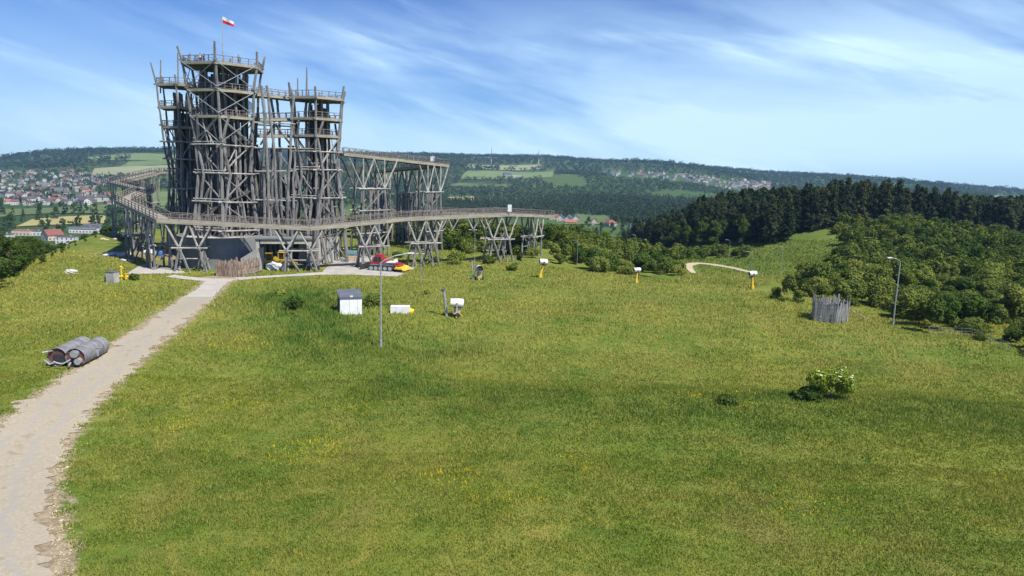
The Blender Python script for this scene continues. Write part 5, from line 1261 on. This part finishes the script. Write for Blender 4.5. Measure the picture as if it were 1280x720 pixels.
# -------- shrubs of the thicket right and middle, one by one for the nearest 300
shr = [shrub_mesh(100+i, *p) for i, p in enumerate(((3.6, 4.6, 2300, .25, M['shrub']), (4.8, 5.0, 2700, .26, M['shrub']), (2.6, 3.8, 1800, .23, M['shrub']), (5.8, 4.8, 2900, .27, M['shrub']), (3.2, 5.6, 2500, .25, M['shrub']), (6.6, 3.0, 1900, .24, M['shrub']), (2.0, 3.2, 1300, .21, M['shrub']), (5.2, 6.6, 3000, .29, M['shrub'])))]
# the thicket outlines on the hill, in metres
def wp(*pp): return [(pick(*p).x, pick(*p).y) for p in pp]
edgeR = wp((1330, 458), (1278, 440), (1215, 424), (1160, 416), (1125, 392), (1062, 384), (1012, 384), (955, 374), (934, 366))
RIGHT = edgeR+wp((948, 358), (985, 352), (1014, 344), (1034, 331), (1050, 316), (1058, 302))+[(112, 250), (160, 264), (270, 262), (360, 190), (220, 70)]
EDGE_M = wp((846, 350), (785, 343), (735, 340), (690, 333), (655, 322), (628, 315))
MIDDLE = EDGE_M+[(-4, 166), (-30, 186), (-46, 215), (-60, 240), (-10, 262), (40, 262), (80, 262), (84, 245), (78, 232)]+wp((925, 321), (885, 322), (852, 326), (848, 338))
sandline = [((a.x+b.x)/2, (a.y+b.y)/2, 1.5) for a, b in pe]
X, Y = scatter((-80, 380), (60, 290), 3.3, 21)
k = in_poly_np(X, Y, RIGHT) | in_poly_np(X, Y, MIDDLE)
X, Y = X[k], Y[k]; k = (track_dist(X, Y, sandline) > 2.5); X, Y = X[k], Y[k]
px_, py_ = to_px(X, Y, zg(X, Y)+3); k = (px_ > -60) & (px_ < 1370); 
# meadow clearings
dens = waves(X, Y, 26, 31); dens2 = waves(X, Y, 9, 37); k &= (dens > -1.15) & (dens2 > -1.3); X, Y = X[k], Y[k]
k = np.ones(len(X), bool)
for opx, oY in ((675, 118), (795, 130), (940, 125), (976, 158), (1116, 103), (721, 150)):
    q_ = 640+F_*X/Y; k &= ~((np.abs(q_-opx) < 2.8*F_/Y+3) & (Y < oY+3.5) & (Y > oY-45))
X, Y = X[k], Y[k]; k = np.ones(len(X), bool)
# keep a corridor open for the walkway's trestles at the right end
k = ~((np.abs(X-G.x) < 4) & (np.abs(Y-G.y) < 8)) ; X, Y = X[k], Y[k]
o_ = np.argsort(np.hypot(X, Y)); X, Y = X[o_], Y[o_]; sr = np.random.default_rng(4); ns = len(X)
Z = zg(X, Y); sc = .42+.68*sr.random(ns)**1.3+.12*np.clip(waves(X, Y, 22, 33), -1, 1.6)
dist_edge = np.minimum(1, (np.hypot(X, Y)-60)/60)
for i in range(min(298, ns)):
    o = bpy.data.objects.new('shrub', shr[int(sr.integers(0, 8))]); o.location = (X[i], Y[i], Z[i]-.1); o.rotation_euler = (0, 0, sr.uniform(0, 6.28)); o.scale = (sc[i]*sr.uniform(.9, 1.15), sc[i]*sr.uniform(.9, 1.15), sc[i]*sr.uniform(.85, 1.15)); link(o)
    right = X[i] > 56
    tag(o, 'leafy green shrub in the dense thicket beside the right meadow' if right else 'leafy green shrub in the thicket below the middle slope', 'shrub', 'shrubs of the right thicket' if right else 'shrubs of the middle thicket')
if ns > 298:
    pv = [verts_of(shrub_mesh(140+i, 4.2+i*.8, 4.6, 620, .42, M['shrub_far'])) for i in range(4)]
    merged('thicket', pv, np.stack([X[298:], Y[298:], Z[298:]-.2], 1), sc[298:]*1.15, sr.random(ns-298), M['shrub_far'], 3)
# -------- pines on the mound behind the thicket
PINE = [(92, 246), (112, 256), (150, 268), (215, 262), (300, 250), (420, 250), (470, 420), (330, 470), (160, 470), (70, 500), (40, 430), (62, 330), (84, 280)]
pin = [(pine_mesh(200+i, h, wd, 3400, .40, M['pine'], lo, po), trunk_mesh(h*.92, .22, i, 5)) for i, (h, wd, lo, po) in enumerate(((16, 6.4, .10, .8), (15, 6.0, .06, .65), (16.5, 7.0, .12, .9), (14, 6.6, .05, .6), (15.5, 7.6, .10, .5)))]
X, Y = scatter((30, 480), (236, 510), 4.3, 41); k = in_poly_np(X, Y, PINE); X, Y = X[k], Y[k]; px_, _ = to_px(X, Y, zg(X, Y)+10); k = (px_ > 780) & (px_ < 1380); X, Y = X[k], Y[k]
Z = zg(X, Y); o_ = np.argsort(np.hypot(X, Y)+.0*X); 
# the ones that show: front of the wood in each bearing first
bear = np.round((np.arctan2(X, Y)+2)/.012).astype(int); rank = np.zeros(len(X), int); cnt = {}
for i in o_: rank[i] = cnt.get(bear[i], 0); cnt[bear[i]] = rank[i]+1
o_ = np.lexsort((np.hypot(X, Y), rank)); X, Y, Z = X[o_], Y[o_], Z[o_]; npn = len(X); psc = .86+.2*sr.random(npn)
for i in range(min(296, npn)):
    cm, tm = pin[int(sr.integers(0, 5))]
    t = bpy.data.objects.new('pine_tree', None); t.location = (X[i], Y[i], Z[i]-.2); t.rotation_euler = (0, 0, sr.uniform(0, 6.28)); s = psc[i]; t.scale = (s, s, s*sr.uniform(.9, 1.12)); link(t)
    tag(t, 'dark pine in the front of the wood behind the grassy mound', 'pine tree', 'pines in the front of the wood behind the mound')
    link(bpy.data.objects.new('crown', cm), t); link(bpy.data.objects.new('trunk', tm), t)
if npn > 296:
    pv = [verts_of(pine_mesh(230+i, 15+i, 6.2, 520, .85, M['wood_mid'])) for i in range(3)]
    merged('pine_wood', pv, np.stack([X[296:], Y[296:], Z[296:]-.3], 1), psc[296:], sr.random(npn-296)*.6, M['wood_mid'], 5)
# -------- broad-leaved trees: below the left crest, in the valley, in front of the wood
dec = [(tree_mesh(300+i, h, wd, 2200, sz, M['decid'], lo), trunk_mesh(h*.75, .2, 20+i, 4)) for i, (h, wd, sz, lo) in enumerate(((8, 6.5, .34, .15), (10, 7, .38, .2), (12, 6, .40, .12), (7, 6.5, .32, .1), (16, 6.5, .5, .08)))]
def put_tree(x, y, k, s, label, group, name='broadleaf_tree', cat='tree'):
    cm, tm = dec[k]; t = bpy.data.objects.new(name, None); t.location = (x, y, gz(x, y)-.2); t.rotation_euler = (0, 0, sr.uniform(0, 6.28)); t.scale = (s, s, s*sr.uniform(.9, 1.1)); link(t); tag(t, label, cat, group)
    link(bpy.data.objects.new('crown', cm), t); link(bpy.data.objects.new('trunk', tm), t)
# left belt below the crest
e0 = np.array([-49., 40.]); e1 = np.array([-73., 101.]); e2 = np.array([-108., 190.]); c = 0
X, Y = scatter((-230, -50), (60, 330), 4.2, 51); s_ = sdf(X, Y); px_, py_ = to_px(X, Y, zg(X, Y)+6); k = (s_ > 2.5) & (s_ < 80) & (px_ > -60) & (px_ < 165) & (X < -60); X, Y, s_ = X[k], Y[k], s_[k]
# tree tops stay below the line seen over the crest in the photo
for i in np.argsort(np.hypot(X, Y)):
    x, y = X[i], Y[i]; q = int(sr.integers(0, 4)); s = sr.uniform(.7, 1.05); h = (8, 10, 12, 7)[q]*s; ppx, ppy = to_px(np.array([x]), np.array([y]), np.array([gz(x, y)+h])); lim = float(np.interp(ppx[0], [-60, 0, 50, 60, 90, 110, 130, 150], [290, 297, 300, 307, 300, 294, 286, 276]))+sr.uniform(-3, 8)
    if ppy[0] < lim:
        ok = None
        need = at(float(ppx[0]), lim, y).z-gz(x, y)
        if need < .7: continue
        s *= need/h
    c += 1
    if c > 260: break
    put_tree(x, y, q, s, 'dark green leafy tree on the bank below the left crest', 'trees on the bank below the left crest')
# distinct valley trees at left (poplars and clumps)
for px, py, q, s in ((13, 283, 0, 1.7), (47, 276, 4, .8), (79, 288, 4, 1.15), (98, 284, 4, 1.05), (116, 282, 4, 1.2), (124, 280, 4, 1.0), (70, 274, 1, 1.3), (92, 268, 1, 1.2), (108, 264, 1, 1.2), (119, 268, 2, 1.2), (54, 292, 1, 1.3), (2, 266, 1, 1.4), (75, 295, 0, 1.3), (50, 268, 1, 1.2), (60, 282, 2, 1.0)):
    p = pick(px, py); put_tree(p.x, p.y, q, s, 'broad or tall tree standing alone in the valley fields at the left', 'single trees in the left valley fields')
for px, py, q, s in ((779, 282, 4, 1.15), (788, 281, 4, 1.0), (771, 281, 2, 1.1), (735, 284, 1, 1.2), (752, 289, 0, 1.2), (765, 292, 1, 1.1), (778, 293, 1, 1.2), (790, 294, 0, 1.2), (803, 294, 1, 1.2), (815, 292, 1, 1.3), (826, 290, 4, .8), (728, 288, 0, 1.0), (745, 295, 1, .9)):
    p = pick(px, py); put_tree(p.x, p.y, q, s, 'rounded leafy tree in the valley around the hamlet and hall', 'trees in the valley around the hamlet')
# mid forest edge in front of the pine wood (830-960) and behind the thicket
cn = 0
X, Y = scatter((30, 125), (262, 400), 6, 61)
for x, y in zip(X, Y):
    ppx, ppy = to_px(np.array([x]), np.array([y]), np.array([gz(x, y)])); ppx = float(ppx[0])
    if not 800 < ppx < 965 or in_poly(x, y, PINE) or in_poly(x, y, MIDDLE): continue
    if y > 380-(ppx-800)*.45 or cn > 75 or not 282 < float(ppy[0]) < 312: continue
    cn += 1; q = int(sr.choice([1, 2, 4, 4])); put_tree(x, y, q, sr.uniform(.75, 1.05), 'tall leafy tree in the belt left of the pine wood', 'leafy trees in the belt left of the pine wood')
# behind the tower, on the hill shoulder
X, Y = scatter((-60, 0), (172, 232), 5.5, 71)
for x, y in zip(X, Y):
    ppx = float(to_px(np.array([x]), np.array([y]), np.array([gz(x, y)]))[0][0])
    if 470 < ppx < 640 and sr.random() < .55 and not (abs(y-196) < 4): 
        put_tree(x, y, int(sr.choice([0, 3])), sr.uniform(.35, .6), 'small leafy tree on the shoulder behind the walkway trestles', 'small trees behind the walkway trestles')
# bushes of their own
def bush(px, py, h, wd, label, seed, n=1500, size=.22, mm='shrub', name='bush', nm=True):
    p = P2(px, py); me = shrub_mesh(seed, h, wd, n, size, M[mm]); o = bpy.data.objects.new(name, me); o.location = p; link(o); tag(o, label, 'bush'); return p
bush(464, 383, 2.2, 3.0, 'dark rounded bush just right of the white hut', 501)
bush(368, 388, 2.0, 2.6, 'green bush on the grass left of the white hut', 502, mm='decid')
bush(570, 330, 3.6, 5.0, 'large bush on the slope under the walkway left of the second lamp', 503)
bush(545, 328, 1.6, 2.0, 'small round bush on the slope above the thin lamp', 504)
bush(650, 331, 3.4, 1.6, 'narrow dark conifer like bush between the two right trestles', 505, mm='pine')
bush(138, 352, 1.6, 1.5, 'dark small bush at the left side of the grey box', 506, mm='pine')
bush(166, 350, 1.2, 1.8, 'low bush right of the yellow hydrant', 507)
bush(533, 368, .9, 1.0, 'tiny bush in the meadow between the groomer and the grey pipe', 508)
bush(712, 418, .6, .9, 'low tuft of weeds in the middle of the meadow', 509) if False else None
bush(600, 303, 6.0, 8.5, 'big leafy bush mass behind the walkway, left of the right trestle', 521, 3600, .34)
bush(583, 316, 3.2, 5.0, 'broad bush in front of the big one, left of the right trestle', 522, 2200, .28)
bush(552, 312, 3.0, 4.2, 'dark leafy bush beside the second trestle from the right', 523, 2000, .26, 'decid')
bush(611, 330, 2.0, 3.4, 'low spreading bush at the foot of the right trestle', 524)
bush(640, 338, 1.4, 2.6, 'low weedy bush on the slope between the trestle and the bent cannon', 525)
bush(497, 322, 1.5, 2.6, 'low bush on the bank just behind the groomer tiller', 526)
bush(668, 322, 3.0, 4.0, 'leafy bush under the far right end of the walkway', 527)
bush(905, 504, .5, 2.4, 'low dark tuft of tall weeds on the ridge left of the elder', 528, 1400, .16, 'decid')
bush(352, 370, 1.1, 1.8, 'low weed clump on the grass above the green bush', 529)
# elder in flower
p = P2(1038, 501); t = thing('elder_bush', (p.x, p.y+.5, p.z), 'light green elder bush with cream flower heads at the ridge of the near meadow', 'bush')
r = np.random.default_rng(77); bl = [(r.uniform(-1.5, 1.8), r.uniform(-.8, .8), r.uniform(.5, 1.8), r.uniform(.45, .8)) for _ in range(14)]+[(-.0, 0, 1.7, .9), (.9, 0, 2.1, .6), (1.7, .1, 1.0, .6)]
Pp, D_ = crown_pts(bl, 3200, r); kk = Pp[:, 2] > 0; V, Fc = leaf_quads(Pp[kk]*np.array([1.05, 1, 1.15]), D_[kk]+np.array([0, 0, .5]), .19, r); link(bpy.data.objects.new('foliage', npmesh('foliage', V, Fc, [M['elder']])), t)
Pp, D_ = crown_pts(bl, 46, r); kk = (Pp[:, 2] > .9); Pp = Pp[kk]*np.array([1.08, 1.05, 1.2])
for q in Pp: mb = MB(); mb.tube([(q[0], q[1], q[2]), (q[0], q[1], q[2]+.05)], .12*r.uniform(.7, 1.3), 8); mb.build('flower_head', M['flower'], t)
mb = MB()
for i in range(7): a = i*.9; mb.log((0, 0, -.1), (1.0*math.cos(a), .6*math.sin(a), 1.2), .05, .02, .05, 3)
mb.build('stems', M['bark'], t)
bush(1008, 499, 1.0, 2.6, 'low dark bush at the left foot of the flowering elder', 511, 1400, .18, 'decid')

# -------- far woods: stuff
lowD = [lowtree(400+i, 11+i, 9+i, 46, 2.3) for i in range(4)]; lowC = [lowtree(420+i, 15+i*1.5, 6.5, 46, 1.9, True) for i in range(3)]
def px_of(X, Y): return 640+F_*X/np.maximum(Y, 1)
# forest band in the middle distance
X, Y = scatter((-150, 640), (770, 1500), 9.5, 81); P_, Q_ = to_px(X, Y, zg(X, Y)); k = (P_ > 535) & (P_ < 1330) & free(X, Y) & (Q_ < np.interp(P_, [500, 700, 770, 840, 1300], [272, 271, 279, 290, 290])); X, Y = X[k], Y[k]
merged('forest_band', lowC+lowD[:2], np.stack([X, Y, zg(X, Y)-1], 1), .8+.4*sr.random(len(X))+.1*waves(X, Y, 60, 7), np.clip(.30+.22*sr.random(len(X))+.12*waves(X, Y, 160, 6), 0, 1), M['wood_mid'], 7)
# nearer slopes right of centre, between thicket and forest band
X, Y = scatter((-60, 420), (300, 790), 8.0, 82); P_, Q_ = to_px(X, Y, zg(X, Y)); k = (P_ > 560) & (P_ < 1330) & free(X, Y, 4) & (sdf(X, Y) > 25) & (waves(X, Y, 90, 13) > -.9)
k &= ~((P_ < 735) & (Q_ < 290) & (Y > 500)); X, Y = X[k], Y[k]
merged('valley_wood', [v for v in lowD], np.stack([X, Y, zg(X, Y)-1], 1), .45+.25*sr.random(len(X)), np.clip(.35+.4*sr.random(len(X)), 0, 1), M['wood_far'], 8)
# hills
def hillwood(name, xr, yr, sp, seed, cond, scale, tint0, mt='wood_far', pr=None):
    X, Y = scatter(xr, yr, sp, seed); P_, Q_ = to_px(X, Y, zg(X, Y)+10); k = (P_ > -60) & (P_ < 1340) & free(X, Y) & cond(X, Y, P_, Q_); X, Y = X[k], Y[k]
    if len(X) == 0: return
    merged(name, pr or lowD+lowC[:1], np.stack([X, Y, zg(X, Y)-1.5], 1), scale*(.75+.5*sr.random(len(X))), np.clip(tint0+.3*sr.random(len(X))+.18*waves(X, Y, 300, seed), 0, 1), M[mt], seed)
town = lambda P_, Q_: ~((P_ > 748) & (P_ < 965) & (Q_ > np.interp(P_, [745, 800, 860, 960], [213, 214, 217, 228])) & (Q_ < np.interp(P_, [745, 860, 960], [217, 226, 243])))
thin = lambda X, Y, s: waves(X, Y, 340, s) > -.75
lowH = [v[:28*4] for v in lowD]
hillwood('hill_wood', (-700, 2100), (1500, 2500), 17, 91, lambda X, Y, P_, Q_: (P_ > 400) & town(P_, Q_) & thin(X, Y, 14), 1.25, .25, 'wood_far', lowH)
hillwood('hill_wood', (-1600, 3400), (2500, 4300), 27, 92, lambda X, Y, P_, Q_: (np.hypot(X, Y) < 3940) & (P_ > 400) & town(P_, Q_) & (waves(X, Y, 500, 15) > -1.0), 1.9, .12, 'wood_far', lowH)
hillwood('hill_wood', (-3800, -300), (1700, 4200), 30, 93, lambda X, Y, P_, Q_: (P_ < 410) & ((Q_ < 209)) , 2.1, .02, 'wood_far', lowH)
hillwood('town_trees', (-1400, -100), (620, 2100), 17, 94, lambda X, Y, P_, Q_: (P_ < 540) & (waves(X, Y, 90, 16) > -.35), .9, .05, 'wood_far')
hillwood('valley_wood', (-900, -150), (330, 640), 11, 95, lambda X, Y, P_, Q_: (P_ < 330) & (waves(X, Y, 60, 17) > .25) & (Q_ < 300), .8, .2, 'wood_far')
hillwood('valley_wood', (-650, -60), (360, 900), 14, 96, lambda X, Y, P_, Q_: (P_ > 330) & (P_ < 560) & (waves(X, Y, 100, 18) > -.3), 1.0, .25, 'wood_far')

# ------------------------------------------------------------ grass
def grass():
    r = np.random.default_rng(9); Ps = []
    for y0, y1, dens in ((26, 46, 190), (46, 62, 100), (62, 80, 42), (80, 105, 19), (105, 150, 9), (150, 262, 3.2)):
        xl = -.86*y1-4; xr_ = .80*y1+6; n = int((y1-y0)*(xr_-xl)*dens); x = r.uniform(xl, xr_, n); y = r.uniform(y0, y1, n); Ps.append(np.stack([x, y], 1))
    P = np.concatenate(Ps); x, y = P[:, 0], P[:, 1]; z = zg(x, y); a, b = to_px(x, y, z); k = (a > -12) & (a < 1292) & (b < 735) & (b > 300); x, y, z = x[k], y[k], z[k]
    d = np.minimum.reduce([track_dist(x, y, cent)-.05, track_dist(x, y, strip)-.1, track_dist(x, y, leftbr)-.1]); k = d > 0
    for pl in (pad, lpad): k &= ~in_poly_np(x, y, [(p.x, p.y) for p in pl])
    k &= ~((x-CT1.x)**2+(y-137.5)**2 < 12**2); k &= ~((y > 132) & (x > -52) & (x < -34)); k &= sdf(x, y) < 30
    k &= ~(in_poly_np(x, y, RIGHT) & (y > 120)); k &= ~in_poly_np(x, y, MIDDLE); k &= (y < 150) | (x > -45); k &= track_dist(x, y, sandline) > .3
    v = verge(x, y); k &= r.random(len(x)) > np.clip((v+.25*waves(x, y, 2.6, 77)*(v > .08))*2.0-.45, 0, .97)
    x, y, z = x[k], y[k], z[k]; n = len(x); lu = lush(x, y); pt = waves(x, y, 7, 41)*.5+waves(x, y, 2.2, 42)*.5
    h = (.08+.12*r.random(n)**2+.05*np.clip(pt, -1, 2))*(1+1.3*lu)*(1+.9*sm((y-62)/30)); dist = np.hypot(x, y); wd = .0009*dist*(.7+.7*r.random(n))
    an = r.uniform(0, 6.28, n); tilt = .45*h; c, s = np.cos(an), np.sin(an); le = r.uniform(0, 6.28, n); tx = tilt*np.cos(le)*r.random(n)*1.6; ty = tilt*np.sin(le)*r.random(n)*1.6
    B0 = np.stack([x-c*wd, y-s*wd, z-.02], 1); B1 = np.stack([x+c*wd, y+s*wd, z-.02], 1); T = np.stack([x+tx, y+ty, z+h], 1)
    V = np.stack([B0, B1, T], 1).reshape(-1, 3); me = npmesh('meadow_grass', V, np.arange(3*n).reshape(n, 3), [M['blade']])
    dry = np.clip(r.random(n)**3+.2*(pt > .6)+(.62+.25*waves(x, y, 18, 51))*sm((y-68)/10)*(1-lu), 0, 1); fl = waves(x, y, 16, 43)*.6+waves(x, y, 5, 44)*.5
    for fx, fy, fr in ((441, 513, 1.4), (305, 430, 3), (375, 565, 2.2), (640, 620, 2.0), (560, 590, 1.6), (205, 530, 1.3), (300, 505, 1.6), (150, 372, 3), (910, 495, 2.5), (395, 560, 1.5), (1000, 640, 3)):
        q_ = pick(fx, fy); fl = fl+3.0*np.exp(-((x-q_.x)**2+(y-q_.y)**2)/(fr*fr*1.6)); yel = (r.random(n) < np.clip((fl-1.25)*.12, 0, .10)).astype(float)*(lu < .4)*(y < 110)
    col = np.stack([dry, lu, yel], 1); at_ = me.attributes.new('tint', 'FLOAT_VECTOR', 'POINT'); at_.data.foreach_set('vector', np.repeat(col, 3, 0).astype(np.float32).ravel())
    o = bpy.data.objects.new('meadow_grass', me); link(o); tag(o, kind='stuff'); print('grass blades', n)
grass()
# loose stones along the verges
def pebbles():
    r = np.random.default_rng(12); n = 3500; i = r.integers(0, len(cent)-1, n); t = r.random(n); A_ = np.array(cent); c0 = A_[i]*(1-t)[:, None]+A_[i+1]*t[:, None]; d = A_[i+1]-A_[i]; L_ = np.hypot(d[:, 0], d[:, 1])+1e-9; nx, ny = -d[:, 1]/L_, d[:, 0]/L_
    s = np.where(r.random(n) < .5, 1, -1); off = c0[:, 2]*r.choice([1.0, .98], n)+np.abs(r.normal(0, .55, n)); x = c0[:, 0]+nx*s*off; y = c0[:, 1]+ny*s*off; z = zg(x, y)+.02; sz = r.uniform(.02, .07, n)*(1+.4*(r.random(n) > .97)*3)
    ico = np.array([(1,0,0),(-1,0,0),(0,1,0),(0,-1,0),(0,0,.6),(0,0,-.6)], float); Fi = np.array([(0,2,4),(2,1,4),(1,3,4),(3,0,4),(2,0,5),(1,2,5),(3,1,5),(0,3,5)])
    a = r.uniform(0, 6.28, n); V = ico[None]*sz[:, None, None]*r.uniform(.6, 1.3, (n, 6, 1)); X = V[..., 0]*np.cos(a)[:, None]-V[..., 1]*np.sin(a)[:, None]; Y = V[..., 0]*np.sin(a)[:, None]+V[..., 1]*np.cos(a)[:, None]
    V = np.stack([X+x[:, None], Y+y[:, None], V[..., 2]+z[:, None]], -1).reshape(-1, 3); Fc = (Fi[None]+6*np.arange(n)[:, None, None]).reshape(-1, 3)
    o = bpy.data.objects.new('verge_gravel', npmesh('verge_gravel', V, Fc, [M['fieldpath']])); link(o); tag(o, kind='stuff')
pebbles()

# ------------------------------------------------------------ haze
HAZE = .000105
mb = MB(); zlo = float(ZZ.min())-1; Rr = 5700
top_ = max(60.0, float(ZZ.max())+60)
mb.box((0, 80, (zlo+top_)/2), (2*Rr, 2*Rr, top_-zlo))
hz = mb.build('haze', []) ; tag(hz, kind='stuff')
hm = bpy.data.materials.new('haze_air'); hm.use_nodes = True; t = hm.node_tree; t.nodes.clear(); o = N(t, 'ShaderNodeOutputMaterial'); pv = N(t, 'ShaderNodeVolumePrincipled')
pv.inputs['Color'].default_value = (.36, .62, 1.0, 1); pv.inputs['Density'].default_value = HAZE; pv.inputs['Anisotropy'].default_value = .2; L(t, pv.outputs[0], o.inputs['Volume'])
hz.data.materials.append(hm)
try: S.cycles.volume_bounces = 0; S.cycles.max_bounces = 6; S.cycles.transparent_max_bounces = 8
except Exception: pass
